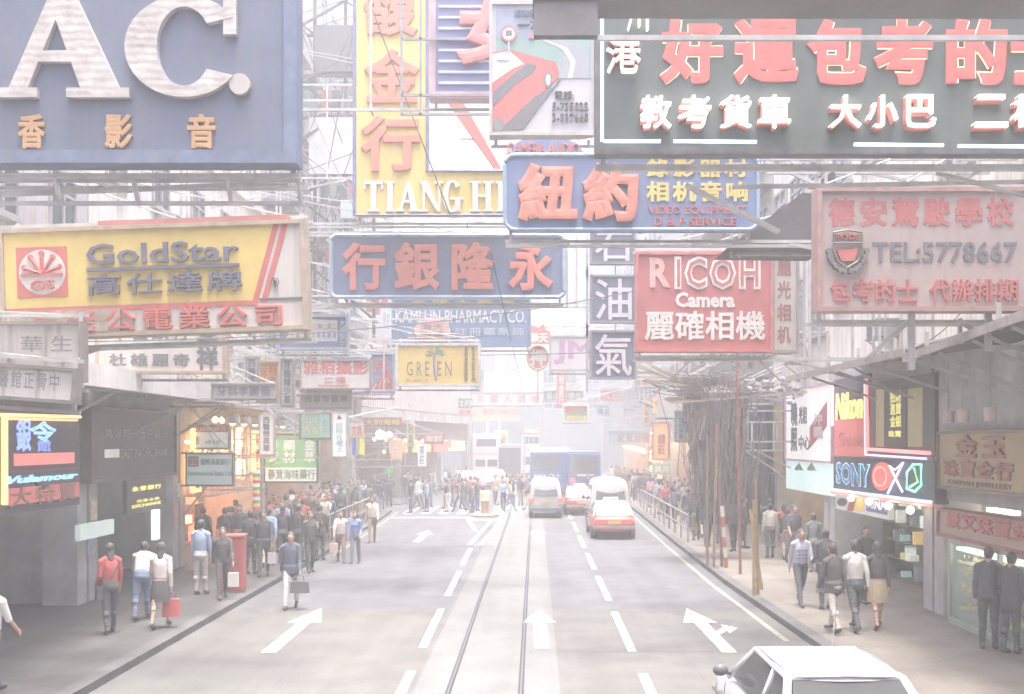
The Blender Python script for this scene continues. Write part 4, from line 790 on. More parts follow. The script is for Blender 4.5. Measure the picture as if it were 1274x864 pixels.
# ------------------------------------------------------------------ vehicles
LIFT = .09; GAIN = .85
TYRE = M((58, 56, 60), .8, .1); CHROME = M((190, 188, 190), .25, .05, metal=.8); DGLASS = M((66, 72, 80), .06, .1, spec=.8)
def wheel(root, x, y, r=.31, w=.2):
    s = 1 if x > 0 else -1
    t = MB().lathe([(r * .62, -w / 2), (r * .95, -w / 2), (r, -w / 2 + .03), (r, w / 2 - .03), (r * .95, w / 2), (r * .62, w / 2)], (x, y, r), 20, 'x').build('wheel', TYRE, root, smooth=False)
    MB().lathe([(.02, -w / 2 - .0), (r * .6, -w / 2 + .01), (r * .6, w / 2 - .01), (.02, w / 2)], (x + s * .006, y, r), 14, 'x').build('rim', M((150, 148, 150), .4, .1, metal=.5), t)
def sedan(label, x, Z, body, roof, rz=0, glass=None, L=4.3, plate=(226, 186, 84), name='car', cat='car', group=None, sign=None, hatch=False, detail=False):
    g = E(name, label, cat, (x, Z, .01), rz, group); BM = M(body, .22, .03, 2, spec=.6); RM = M(roof, .22, .03, 2, spec=.6); glass = glass or DGLASS
    st = [(-2.15, .70, .40, .74), (-2.08, .79, .30, .84), (-1.7, .83, .22, .90), (-.9, .85, .2, .90), (0, .86, .2, .89), (.8, .85, .2, .87), (1.5, .83, .22, .81), (2.0, .78, .3, .72), (2.15, .68, .42, .60)]
    vs = []; fs = []
    for y, w, zb, zt in st:
        zm = (zb + zt) / 2
        half = [(w * .80, zb), (w * .97, zb + .08), (w, zm - .02), (w * .985, zm + .06), (w * .95, zt - .06), (w * .86, zt), (w * .4, zt + .025)]
        vs += [(a, y * L / 4.3, b) for a, b in half] + [(-a, y * L / 4.3, b) for a, b in reversed(half)]
    n = 14
    for i in range(len(st) - 1):
        for k in range(n): fs.append((i * n + k, i * n + (k + 1) % n, (i + 1) * n + (k + 1) % n, (i + 1) * n + k))
    fs.append(tuple(range(n))); fs.append(tuple((len(st) - 1) * n + k for k in range(n)))
    MB().add(vs, fs).build('body', BM, g, sub=2)
    # cabin: bottom rectangle B, top rectangle T
    yb0, yb1, yt0, yt1 = (-1.75, 1.05, -1.15, .35) if not hatch else (-2.0, 1.0, -1.55, .3)
    zb, zt, wb, wt = .90, 1.35, .78, .60
    B = [(-wb, yb0), (wb, yb0), (wb, yb1), (-wb, yb1)]; T = [(-wt, yt0), (wt, yt0), (wt, yt1), (-wt, yt1)]
    def lerp(p, q, t): return tuple(a + (b - a) * t for a, b in zip(p, q))
    def PB(u, v): return (-wb + 2 * wb * u, yb0 + (yb1 - yb0) * v, zb - .03)
    def PT(u, v): return (-wt + 2 * wt * u, yt0 + (yt1 - yt0) * v, zt)
    # roof panel, crowned
    vs = []; fs = []; N = 8
    for i in range(N + 1):
        for j in range(N + 1):
            u, v = i / N, j / N; e = (1 - (2 * u - 1) ** 4) * (1 - (2 * v - 1) ** 4)
            x_, y_, z_ = PT(u, v); bow = (2 * v - 1) * (1 - (2 * u - 1) ** 2); vs.append((x_ * (1 - .06 * abs(2 * v - 1) ** 3), y_ + .07 * bow, z_ - .02 + .085 * e))
    for i in range(N):
        for j in range(N): fs.append((i * (N + 1) + j, (i + 1) * (N + 1) + j, (i + 1) * (N + 1) + j + 1, i * (N + 1) + j + 1))
    rb = MB().add(vs, fs)
    for (u, v), r_ in (((0, 0), .055), ((1, 0), .055), ((1, 1), .04), ((0, 1), .04)): rb.tube([PB(u, v), lerp(PB(u, v), PT(u, v), .5), PT(u, v)], [r_, r_ * .9, r_ * .8], 8)
    for (a, b_) in (((0, 0), (1, 0)), ((1, 0), (1, 1)), ((1, 1), (0, 1)), ((0, 1), (0, 0))): rb.tube([PT(*a), PT(*b_)], .035, 8)
    for u in (0, 1): rb.bar(lerp(PB(u, .42), PB(u, .42), 0), lerp(PT(u, .36), PT(u, .36), 0), .05)
    rb.build('roof', RM, g, smooth=True)
    def pane(name, q):
        c = sum((Vector(p) for p in q), Vector()) / 4; q = [c + (Vector(p) - c) * .99 for p in q]
        nn = (q[1] - q[0]).cross(q[3] - q[0]).normalized() * .008
        return MB().hexa([p - nn for p in q] + [p + nn for p in q]).build(name, glass, g)
    i = .985
    rw = pane('rear_window', [lerp(PB(.04, 0), PT(.04, 0), .06), lerp(PB(.96, 0), PT(.96, 0), .06), lerp(PB(.96, 0), PT(.96, 0), .97), lerp(PB(.04, 0), PT(.04, 0), .97)])
    pane('windscreen', [lerp(PB(.04, 1), PT(.04, 1), .03), lerp(PB(.96, 1), PT(.96, 1), .03), lerp(PB(.96, 1), PT(.96, 1), .97), lerp(PB(.04, 1), PT(.04, 1), .97)])
    for u in (0.004, .996):
        for v0, v1 in ((.04, .40), (.44, .95)): pane('side_window', [lerp(PB(u, v0), PT(u, v0), .06), lerp(PB(u, v1), PT(u, v1), .06), lerp(PB(u, v1), PT(u, v1), .95), lerp(PB(u, v0), PT(u, v0), .95)])
    for x_ in (-.74, .74):
        for y_ in (-1.3, 1.32): wheel(g, x_ * 1.04, y_ * L / 4.3)
    s = L / 4.3
    for x_ in (-.56, .56):
        MB().box(x_ - .19, -2.13 * s - .02, .62, x_ + .19, -2.05 * s, .78).build('tail_light', M((206, 66, 56), .3, .05, emit=.25), g)
        MB().box(x_ - .17, 2.06 * s, .54, x_ + .17, 2.135 * s + .01, .66).build('headlight', M((226, 226, 226), .2, .05), g)
        m = MB(); m.ball((x_ / .56 * .93, .82, 1.0), (.10, .07, .075), 6); m.bar((x_ / .56 * .80, .84, .95), (x_ / .56 * .9, .83, .98), .04); m.build('wing_mirror', M((76, 74, 80), .4), g, smooth=True)
        MB().bar((x_ / .56 * .855, .1, .74), (x_ / .56 * .855, .32, .74), .03).build('door_handle', CHROME, g)
    MB().box(-.76, -2.2 * s, .42, .76, -2.1 * s, .54).build('bumper', CHROME if not detail else M((150, 150, 156), .5), g, bevel=.02)
    MB().box(-.74, 2.1 * s, .40, .74, 2.2 * s, .52).build('bumper', M((110, 110, 114), .5), g, bevel=.02)
    pl = MB().box(-.24, -2.16 * s - .02, .60, .24, -2.07 * s, .72).build('number_plate', M(plate, .5), g)
    if sign:
        sg = MB().box(-.3, -.5, 1.4, .3, -.34, 1.55).build('roof_sign', M((232, 228, 222), .4, emit=.1), g, bevel=.02)
        text_obj('lettering', 'TAXI', -.2, 1.44, .2, 1.52, -.5, .006, M((196, 70, 60)), sg)
    return g
TGLASS = M((52, 56, 62), .05, .05, spec=.5, alpha=.8)
near = sedan('white saloon car with dark rear glass cut off by the bottom edge of the picture', 3.38, 12.1, (226, 226, 234), (228, 228, 236), 0, TGLASS, detail=True)
mb = MB()
for x in (-.36, .36):
    mb.box(x - .24, .0, .45, x + .24, .18, 1.0); mb.box(x - .12, .04, 1.0, x + .12, .14, 1.16)
mb.box(-.62, -1.15, .45, .62, -.95, .95); mb.box(-.7, -1.1, .3, .7, 1.2, .42); mb.box(-.7, .85, .42, .7, 1.1, .88)
mb.build('seat', M((84, 82, 88), .8), near, bevel=.03)
TRIM = M((50, 50, 54), .5)
for s in (-1, 1):
    MB().tube([(s * .868, -1.95, .60), (s * .872, 0, .60), (s * .86, 1.7, .58)], .018, 6).build('side_trim', TRIM, near)
    for y in (-.62, .95): MB().tube([(s * .845, y, .84), (s * .868, y, .62), (s * .862, y, .34)], .006, 4).build('door_gap', TRIM, near)
    MB().tube([(s * .585, -1.05, 1.385), (s * .6, -.4, 1.40), (s * .585, .3, 1.385)], .012, 5).build('drip_rail', CHROME, near)
MB().tube([(-.585, -1.17, 1.352), (0, -1.2, 1.37), (.585, -1.17, 1.352)], .013, 5).build('window_seal', TRIM, near)
MB().tube([(.62, 1.5, .86), (.62, 1.2, 1.75)], .006, 4).build('aerial', CHROME, near)
MB().box(-.62, -1.6, .86, -.1, -1.18, 1.02).build('pale_block', M((222, 220, 216), .7, .2, 9), near, bevel=.05)  # pale rounded block just inside the rear glass
sedan('red taxi with a silver white roof seen from behind in the right lane', 3.55, 42.5, (206, 76, 66), (226, 226, 228), name='taxi', cat='taxi', sign=True)
sedan('small red car half hidden between the two vans', 3.0, 55.5, (206, 84, 74), (226, 226, 228), name='taxi', cat='taxi', sign=True, hatch=True)
sedan('oncoming red taxi with a white roof turning beyond the zebra crossing', -4.1, 79, (210, 84, 74), (232, 230, 228), R(200), name='taxi', cat='taxi', sign=True, plate=(230, 226, 220))
sedan('white car queuing just behind the oncoming red taxi', -3.2, 84.5, (230, 228, 228), (232, 230, 230), R(196))
sedan('pale car with a red flank waiting in front of the double decker', -2.3, 87.6, (206, 120, 112), (232, 230, 228), R(190))

def van(label, x, Z, body, w=1.68, L=4.2, h=1.95, low=None, rz=0):
    g = E('van', label, 'van', (x, Z, .01), rz); BM = M(body, .25, .04, 2, spec=.6)
    def ring(y, ins, zb, zt, top):
        a = w / 2 - ins
        half = [(a * .9, zb), (a, zb + .12), (a, 1.0), (a - .05, 1.25), (a - .13, zt - .14), (a - .26, zt), (0.2, zt + top)]
        return [(p, y, q) for p, q in half] + [(-p, y, q) for p, q in reversed(half)]
    st = [ring(-L / 2, .10, .42, h - .18, .0), ring(-L / 2 + .09, .01, .30, h - .06, .03), ring(-L / 2 + .5, 0, .25, h, .04), ring(0, 0, .25, h + .02, .04), ring(L / 2 - 1.3, 0, .25, h - .02, .03), ring(L / 2 - .5, .04, .28, 1.2, .03), ring(L / 2, .16, .4, .95, .02)]
    vs = [p for r_ in st for p in r_]; n = 14; fs = []
    for i in range(len(st) - 1):
        for k in range(n): fs.append((i * n + k, i * n + (k + 1) % n, (i + 1) * n + (k + 1) % n, (i + 1) * n + k))
    fs.append(tuple(range(n))); fs.append(tuple((len(st) - 1) * n + k for k in range(n)))
    MB().add(vs, fs).build('body', BM, g, sub=1, smooth=True)
    a = w / 2
    yb = -L / 2 + .05
    MB().hexa([(-a + .24, yb - .085, 1.08), (a - .24, yb - .085, 1.08), (a - .24, yb + .1, 1.08), (-a + .24, yb + .1, 1.08), (-a + .34, yb - .005, h - .32), (a - .34, yb - .005, h - .32), (a - .34, yb + .14, h - .32), (-a + .34, yb + .14, h - .32)]).build('rear_window', M((96, 104, 116), .06, .3, 2, spec=.9), g, bevel=.015)
    for s in (-1, 1):
        for y0, y1 in ((-L / 2 + .45, -L / 2 + 1.4), (-L / 2 + 1.5, L / 2 - 1.5)): MB().hexa([(s * (a - .075), y0, 1.1), (s * (a - .005), y0, 1.1), (s * (a - .005), y1, 1.1), (s * (a - .075), y1, 1.1), (s * (a - .18), y0, h - .3), (s * (a - .105), y0, h - .3), (s * (a - .105), y1, h - .3), (s * (a - .18), y1, h - .3)]).build('side_window', DGLASS, g)
        MB().box(s * (a - .26), yb - .09, .72, s * (a - .03), yb + .05, .98).build('tail_light', M((224, 96, 62), .3, emit=.25), g, bevel=.01)
        for y in (-L / 2 + .75, L / 2 - .85): wheel(g, s * (a - .12), y, .3, .2)
        m = MB(); m.ball((s * (a + .1), L / 2 - 1.15, 1.15), (.1, .05, .12), 6); m.bar((s * (a - .1), L / 2 - 1.2, 1.1), (s * (a + .06), L / 2 - 1.16, 1.12), .03); m.build('wing_mirror', M((70, 70, 74), .5), g)
    MB().box(-a + .02, yb - .16, .34, a - .02, yb + .02, .52).build('bumper', M(low or (150, 150, 152), .5), g, bevel=.03)
    MB().box(-.24, yb - .10, .74, .24, yb, .86).build('number_plate', M((226, 176, 74), .5), g)
    return g
van('silver van with orange tail lights on the tram track', 1.15, 53.6, (206, 206, 210), 1.68, h=1.92, low=(96, 94, 98))
van('white van standing close in front of the red taxi', 3.95, 49.0, (228, 228, 228), 1.85, 4.4, h=2.1)

def box_vehicle(name, label, cat, x, Z, w, L, levels, body, bands=(), rz=0, roofc=None, wins=()):
    """bus, tram and truck bodies: rounded box, window panes on rear and sides"""
    g = E(name, label, cat, (x, Z, .01), rz); h = levels; a = w / 2
    mb = MB(); mb.box(-a, -L / 2, .35, a, L / 2, h - .12); mb.build('body', M(body, .3, .05, 1), g, bevel=.07)
    MB().box(-a + .06, -L / 2 + .06, h - .14, a - .06, L / 2 - .06, h).build('roof', M(roofc or body, .5, .06), g, bevel=.06)
    for z0, z1, c, nm in bands: MB().box(-a - .006, -L / 2 - .006, z0, a + .006, L / 2 + .006, z1).build(nm, M(c, .4, .05), g)
    for x0, x1, z0, z1 in wins: MB().box(x0, -L / 2 - .012, z0, x1, -L / 2 + .05, z1).build('rear_window', DGLASS, g)
    for s in (-1, 1):
        for z0, z1 in sorted(set((q[2], q[3]) for q in wins)):
            n = int(L / 1.5)
            for k in range(n): y0 = -L / 2 + .3 + k * (L - .6) / n; MB().box(s * (a - .05), y0 + .08, z0, s * (a + .012), y0 + (L - .6) / n - .08, z1).build('side_window', DGLASS, g)
        for y in (-L / 2 + 1.6, L / 2 - 1.8): wheel(g, s * (a - .16), y, .45, .28)
        MB().box(s * (a - .35), -L / 2 - .02, .7, s * (a - .1), -L / 2 + .05, .9).build('tail_light', M((224, 90, 80), .3, emit=.3), g)
    MB().box(-a + .05, -L / 2 - .1, .38, a - .05, -L / 2 + .05, .6).build('bumper', M((90, 88, 92), .6), g, bevel=.03)
    MB().box(-.26, -L / 2 - .03, .74, .26, -L / 2 + .02, .88).build('number_plate', M((226, 186, 90), .5), g)
    return g
b1 = box_vehicle('bus', 'blue coach with a white roof and white lettering ahead of the silver van', 'bus', 1.95, 76, 2.75, 8.5, 3.3, (64, 104, 176), [(3.0, 3.2, (232, 232, 230), 'white_band')], roofc=(236, 234, 230), wins=[(-1.2, .55, 1.75, 2.85)])
text_obj('lettering', '8858 巴士', -1.2, 1.2, .7, 1.55, -4.27, .01, M((236, 234, 232)), b1, wt=.04)
b2 = box_vehicle('truck', 'darker blue covered truck with round red lights beside the blue coach', 'truck', 4.15, 73, 2.2, 6.5, 3.1, (58, 96, 168), [], roofc=(96, 104, 128), wins=[(-.9, .9, 1.6, 2.75)])
for s in (-1, 1): MB().lathe([(.02, -.03), (.2, -.02), (.2, .03)], (s * .8, -3.28, 1.15), 14, 'y').build('round_light', M((226, 90, 84), .3, emit=.5), b2)
MB().box(-.5, -3.31, 1.46, .6, -3.24, 1.56).build('light_bar', M((240, 190, 180), .3, emit=.4), b2)
b3 = box_vehicle('bus', 'white double decker bus with a thin red line at the far left of the road', 'bus', -3.15, 96, 2.45, 9.5, 4.4, (228, 226, 226), [(2.62, 2.68, (214, 120, 110), 'red_line'), (3.0, 3.02, (200, 196, 196), 'trim')], wins=[(-.85, .85, 3.3, 3.95), (-.95, -.1, 1.55, 2.15), (.1, .95, 1.55, 2.15)])
tr = box_vehicle('tram', 'narrow white double deck tram with a small red roof far down the track', 'tram', .85, 108, 1.95, 8, 4.6, (230, 226, 224), [(3.05, 3.1, (206, 150, 140), 'trim'), (4.42, 4.52, (196, 120, 112), 'red_line')], roofc=(190, 110, 104), wins=[(-.8, -.25, 3.5, 4.2), (-.2, .2, 3.5, 4.2), (.25, .8, 3.5, 4.2), (-.8, -.1, 1.4, 2.2), (.1, .8, 1.4, 2.2)])
MB().hexa([(-.9, -4, 4.6), (.9, -4, 4.6), (.9, 4, 4.6), (-.9, 4, 4.6), (-.2, -3, 4.95), (.2, -3, 4.95), (.2, 3, 4.95), (-.2, 3, 4.95)]).build('roof_ridge', M((190, 110, 104), .6), tr)
text_obj('lettering', 'WORLD', -.6, 2.7, .6, 2.95, -4.01, .01, M((214, 120, 110)), tr, wt=.03)
tk = box_vehicle('truck', 'dark canopied truck standing between the double decker and the tram', 'truck', -1.15, 94, 2.0, 5.5, 3.5, (86, 84, 92), [(3.2, 3.3, (222, 214, 204), 'canvas_edge')], roofc=(206, 200, 196), wins=[])
sg = Sign('yellow advertising board above the dark canopied truck', 99.5, (615, 536, 632, 558), (240, 214, 110), (226, 220, 200), th=.2, fw=.1, streak=0); mb = MB(); mb.bar((0, .2, 0), (0, .2, -3.1), .14); mb.build('support_frame', STEEL, sg.root); sg.disc(624, 547, 5, 6, (214, 130, 90), 'spot')

# ------------------------------------------------------------------ people
def remesh(mb, vox, smooth_it=3):
    me = bpy.data.meshes.new('m'); me.from_pydata(mb.v, [], mb.f)
    o = bpy.data.objects.new('m', me); COL.objects.link(o)
    r = o.modifiers.new('r', 'REMESH'); r.mode = 'VOXEL'; r.voxel_size = vox; r.use_smooth_shade = True
    s = o.modifiers.new('s', 'SMOOTH'); s.iterations = smooth_it; s.factor = .5
    bpy.context.view_layer.update()
    out = bpy.data.meshes.new_from_object(o.evaluated_get(bpy.context.evaluated_depsgraph_get()))
    bpy.data.objects.remove(o); bpy.data.meshes.remove(me)
    return out
def mesh_arrays(me):
    v = np.empty(len(me.vertices) * 3); me.vertices.foreach_get('co', v); v = v.reshape(-1, 3)
    n = np.empty(len(me.vertices) * 3); me.vertices.foreach_get('normal', n); n = n.reshape(-1, 3)
    f = np.array([tuple(p.vertices) for p in me.polygons if len(p.vertices) == 4]); return v, n, f
PROTO = {}
def person_proto(key, lean=0, hip=(0, 0), knee=(0, 0), sh=(0, 0), el=(10, 10), out=(8, 8), skirt=False, long_hair=False, coat=False, female=False, short_sleeve=False, headturn=0, seat=False):
    """a figure 1.7 m tall facing -y; angles in degrees, forward positive; index 0 its right (x < 0), 1 its left"""
    B = []                                            # (tag, centre, radii, axis rotation) ellipsoids
    def ell(tag, c, r): B.append((tag, Vector(c), r if isinstance(r, tuple) else (r, r, r)))
    def chain(tagf, p, q, r0, r1, n=6):
        p = Vector(p); q = Vector(q)
        for i in range(n + 1): t = i / n; ell(tagf(t) if callable(tagf) else tagf, p.lerp(q, t), r0 + (r1 - r0) * t)
    P = Vector((0, 0, .90)); a = R(lean); up = Vector((0, -math.sin(a), math.cos(a))); fw = Vector((0, -math.cos(a), -math.sin(a)))
    wx = .92 if female else 1.0
    ell('bot', P + Vector((0, .01, .0)), (.155, .115, .12)); ell('bot', P + Vector((0, .03, -.05)), (.15, .12, .10))
    for k in range(13):
        t = k / 12; wv = .146 + (.166 - .146) * min(1, t * 1.3) - (.05 * max(0, t - .75) * 4) ** 1.0 * .8
        ell('top', P + up * (.04 + .43 * t), (wv * wx, .104 + .012 * math.sin(t * 3.1) - .03 * max(0, t - .8) * 5 * .8, .075))
    if female: ell('top', P + up * .34 + fw * .07, (.12, .06, .06))
    if coat:
        for h in (.0, -.06, -.12): ell('top', P + up * h + Vector((0, .01, 0)), (.185, .135, .10))
    neck = P + up * .54; chain('skin', P + up * .50, P + up * .59 + fw * .01, .056, .052, 3)
    for s in (-1, 1): chain('top', P + up * .515 + Vector((s * .05, .01, 0)), P + up * .46 + Vector((s * .15 * wx, 0, 0)), .05, .05, 4)
    H = P + up * .585 + Vector((0, 0, 1)) * .10 + fw * .03; t = R(headturn)
    hf = Vector((math.sin(t), -math.cos(t), 0)) ; hs = Vector((hf.y, -hf.x, 0)) * -1
    ell('skin', H, (.077, .094, .106)); ell('skin', H + hf * .02 + Vector((0, 0, -.05)), (.058, .066, .062)); ell('skin', H + hf * .092 + Vector((0, 0, -.012)), (.013, .016, .022))
    ell('skin', H + hf * .085 + Vector((0, 0, -.05)), (.024, .012, .010))
    for s in (-1, 1): ell('skin', H + hs * (s * .078), (.012, .02, .03)); ell('skin', H + hf * .078 + hs * (s * .03) + Vector((0, 0, .025)), (.022, .014, .009))
    hands = []
    for i, s in ((0, -1), (1, 1)):
        S = P + up * .445 + Vector((s * .172 * wx, 0, 0)); b = R(sh[i]) + a * 0; o = R(out[i])
        d = Vector((s * math.sin(o), -math.sin(b) * math.cos(o), -math.cos(b) * math.cos(o))); El = S + d * .28
        b2 = b + R(el[i]); d2 = Vector((s * math.sin(o) * .3, -math.sin(b2), -math.cos(b2))).normalized(); Wr = El + d2 * .25
        ell('top', S, .058); chain('top', S, El, .055, .044)
        chain('skin' if short_sleeve else 'top', El, Wr, .042, .032)
        hd = Wr + d2 * .055; ell('skin', hd, (.024, .036, .045)); hands.append(tuple(Wr + d2 * .11))
        side = d2.cross(Vector((s, 0, 0))).normalized()
        for k, fl in enumerate((.062, .072, .068, .052)):
            p0 = hd + d2 * .035 + side * (-.027 + .018 * k); p1 = p0 + d2 * fl * .5; p2 = p1 + (d2 * .8 + Vector((-s * .55, 0, 0))) * fl * .5
            chain('skin', p0, p1, .0095, .009, 3); chain('skin', p1, p2, .009, .0075, 3)
        p0 = hd - side * .03; chain('skin', p0, p0 - side * .03 + d2 * .04, .011, .009, 4)
    for i, s in ((0, -1), (1, 1)):
        J = P + Vector((s * .085, .0, -.05)); b = R(hip[i]); d = Vector((s * .02, -math.sin(b), -math.cos(b))); K = J + d * .42
        b2 = b - R(knee[i]); d2 = Vector((0, -math.sin(b2), -math.cos(b2))); A = K + d2 * .40
        bare = (lambda t: 'skin') if skirt else (lambda t: 'bot')
        chain('bot' if not skirt else 'skin', J, K, .088, .060); chain(bare, K, A, .056 if not skirt else .052, .042 if not skirt else .034)
        if not skirt: ell('bot', K + d2 * .12 + Vector((0, .02, 0)), .058)
        else: ell('skin', K + d2 * .11 + Vector((0, .022, 0)), .05)
        fa = min(0, b2) * .8; fd = Vector((0, -math.cos(fa), math.sin(fa) - .12))
        ell('shoe', A + Vector((0, .01, -.03)), (.042, .055, .042)); chain('shoe', A + Vector((0, 0, -.045)), A + fd * .15 + Vector((0, 0, -.045)), .040, .034, 4)
    mb = MB()
    for tg, c, r in B: mb.ball(c, r, 7)
    me = remesh(mb, .0105, 7)
    v, n, f = mesh_arrays(me)
    zmin = v[:, 2].min() if not seat else 0
    cen = v[f].mean(1)
    best = np.full(len(f), 1e9); tagi = np.zeros(len(f), int); names = ['skin', 'top', 'bot', 'shoe']
    for tg, c, r in B:
        q = (cen - np.array(c)) / np.array(r); d = (np.linalg.norm(q, axis=1) - 1) * min(r)
        m = d < best; best[m] = d[m]; tagi[m] = names.index(tg)
    v0 = v.copy(); v0[:, 2] -= zmin
    # each part's mesh, faces of the same region pushed outwards a little and creased
    out = {}
    def sub(region, off, nz):
        ff = f[tagi == names.index(region)]
        if not len(ff): return None
        ids, inv = np.unique(ff, return_inverse=True); fv = inv.reshape(-1, 4)
        w = v0[ids].copy(); nn = n[ids]
        k = np.array([noise.noise(Vector((p[0] * 9 + 3, p[1] * 9, p[2] * 6))) for p in w]) * nz
        w += nn * (off + k)[:, None]
        m = bpy.data.meshes.new(region); m.from_pydata(w.tolist(), [], fv.tolist()); m.polygons.foreach_set('use_smooth', [True] * len(fv)); return m
    bodym = bpy.data.meshes.new('body'); bodym.from_pydata(v0.tolist(), [], f.tolist()); bodym.polygons.foreach_set('use_smooth', [True] * len(f))
    out['body'] = bodym
    out['jacket' if coat else 'shirt'] = sub('top', .016 if coat else .012, .007)
    out['trousers' if not skirt else 'shorts'] = sub('bot', .011, .007); 
    sf = f[tagi == 3]; sx = v0[sf].mean(1)[:, 0]
    for s, nm in ((-1, 'shoe'), (1, 'shoe_')):
        q = sf[sx * s > 0]; ids, inv = np.unique(q, return_inverse=True); m = bpy.data.meshes.new('shoe'); m.from_pydata((v0[ids] + n[ids] * .006).tolist(), [], inv.reshape(-1, 4).tolist()); m.polygons.foreach_set('use_smooth', [True] * len(q)); out[nm] = m
    if skirt:
        mb = MB(); mb.lathe([(.155, .93), (.172, .84), (.20, .70), (.215, .50), (.20, .50), (.14, .9)], (0, .01, 0), 20)
        w = [(x * (1 + .05 * math.sin(9 * math.atan2(y, x))), y * .82 - hip[0] * 0, z - zmin) for x, y, z in mb.v]
        m = bpy.data.meshes.new('skirt'); m.from_pydata(w, [], mb.f); out['skirt'] = m; del out['shorts']
    hb = MB(); hb.ball(H + hf * -.018 + Vector((0, 0, .028)), (.086, .100, .096), 10)
    if long_hair:
        for k in range(5): hb.ball(H - hf * (.045 + .008 * k) + Vector((0, 0, -.02 - .045 * k)), (.088 - .004 * k, .062, .07), 8)
    else: hb.ball(H - hf * .03 + Vector((0, 0, -.03)), (.08, .07, .07), 8)
    hm = remesh(hb, .012, 2); w, _, f2 = mesh_arrays(hm); w[:, 2] -= zmin
    w += np.array([[noise.noise(Vector(p * 30)) * .008] * 3 for p in w])
    m = bpy.data.meshes.new('hair'); m.from_pydata(w.tolist(), [], f2.tolist()); m.polygons.foreach_set('use_smooth', [True] * len(f2)); out['hair'] = m
    eb = MB()
    for s in (-1, 1): eb.ball(H + hf * .079 + hs * (s * .03) + Vector((0, 0, .008)), (.011, .008, .006), 5)
    out['eyes'] = None
    me2 = bpy.data.meshes.new('eyes'); me2.from_pydata([(x, y, z - zmin) for x, y, z in eb.v], [], eb.f); out['eyes'] = me2
    for k_, m in out.items():
        if m: m.materials.append(M((60, 58, 60)))
    PROTO[key] = (out, [(h[0], h[1], h[2] - zmin) for h in hands])
person_proto('walk', 3, (22, -20), (4, 14), (-18, 16), (12, 18))
person_proto('walk_b', 2, (-22, 24), (16, 6), (20, -16), (24, 10), short_sleeve=True)
person_proto('stand', 0, (3, -3), (0, 3), (2, -2), (8, 12))
person_proto('suit', 2, (18, -16), (4, 10), (-12, 12), (10, 14), coat=True)
person_proto('coat', 0, (2, -4), (0, 4), (4, 0), (16, 60), coat=True)
person_proto('woman', 3, (18, -18), (2, 12), (-10, 12), (14, 10), skirt=True, long_hair=True, female=True)
person_proto('girl', 1, (10, -8), (2, 6), (6, -4), (12, 50), long_hair=True, female=True)
person_proto('bend', 38, (14, -12), (6, 10), (10, 20), (30, 30))
person_proto('phone', 0, (4, -6), (0, 6), (2, 40), (6, 105))
person_proto('seated', -8, (80, 80), (75, 75), (35, 35), (55, 55), seat=True)
SKIN = M((206, 160, 134), .6, .08); HAIR = M((58, 52, 54), .6, .2, 20); EYE = M((50, 46, 48), .3)
def person(key, x, Z, face, top, bot, label, h=1.0, shoe=(64, 60, 62), hair=HAIR, group=None, z=None, eyes=True):
    """face: heading in degrees, 0 towards the camera, 180 away, 90 towards +x"""
    if z is None: z = 0 if inroad(x, Z) else .13
    meshes, hands = PROTO[key]
    g = E('person', label, 'person', (x, Z, z), R(face), group); g.scale = (h, h, h)
    for part, me in meshes.items():
        if me is None or (part == 'eyes' and not eyes): continue
        o = bpy.data.objects.new(part.strip('_'), me); COL.objects.link(o); o.parent = g
        m = {'body': SKIN, 'hair': hair, 'shoe': M(shoe), 'shoe_': M(shoe), 'eyes': EYE}.get(part) or M(top if part in ('shirt', 'jacket') else bot, .8, .10, 12, bump=.15)
        o.material_slots[0].link = 'OBJECT'; o.material_slots[0].material = m
    c, s = math.cos(R(face)), math.sin(R(face))
    return [(x + h * (p[0] * c - p[1] * s), Z + h * (p[0] * s + p[1] * c), z + h * p[2]) for p in hands]
def kx(K, Z):
    for (xa, ya), (xb, yb) in zip(K, K[1:]):
        if ya <= Z <= yb: return xa + (xb - xa) * (Z - ya) / (yb - ya)
    return K[-1][0]
def inroad(x, Z):
    if Z > 62 and x < 0: return True
    return kx(KL, Z) - .1 < x < kx(KR, Z) + .1
def bag(hand, w, h, d, col, label, soft=False, name='bag'):
    x, y, z = hand; g = E(name, label, 'bag', (x, y, z - h - .16))
    MB().hexa([(-w / 2, -d / 2, 0), (w / 2, -d / 2, 0), (w / 2, d / 2, 0), (-w / 2, d / 2, 0), (-w * .46, -d * .4, h), (w * .46, -d * .4, h), (w * .46, d * .4, h), (-w * .46, d * .4, h)]).build('bag_body', M(col, .6, .1, 5), g, bevel=.015)
    for s in (-1, 1): MB().tube([(-w * .25, s * d * .3, h - .02), (-w * .2, s * d * .15, h + .11), (0, 0, h + .165), (w * .2, s * d * .15, h + .11), (w * .25, s * d * .3, h - .02)], .009, 6).build('handle', M((90, 84, 84)), g)
P_ = lambda px, Z: PX(px, Z)
WHT = (222, 220, 220); DRK = (70, 68, 74); BLK = (60, 58, 64); LBL = (164, 186, 220); GRY = (128, 126, 132); BGE = (200, 186, 160); NVY = (72, 78, 104); BRN = (110, 92, 84); DEN = (104, 120, 156); PNK = (216, 170, 170); GRN = (110, 128, 112)
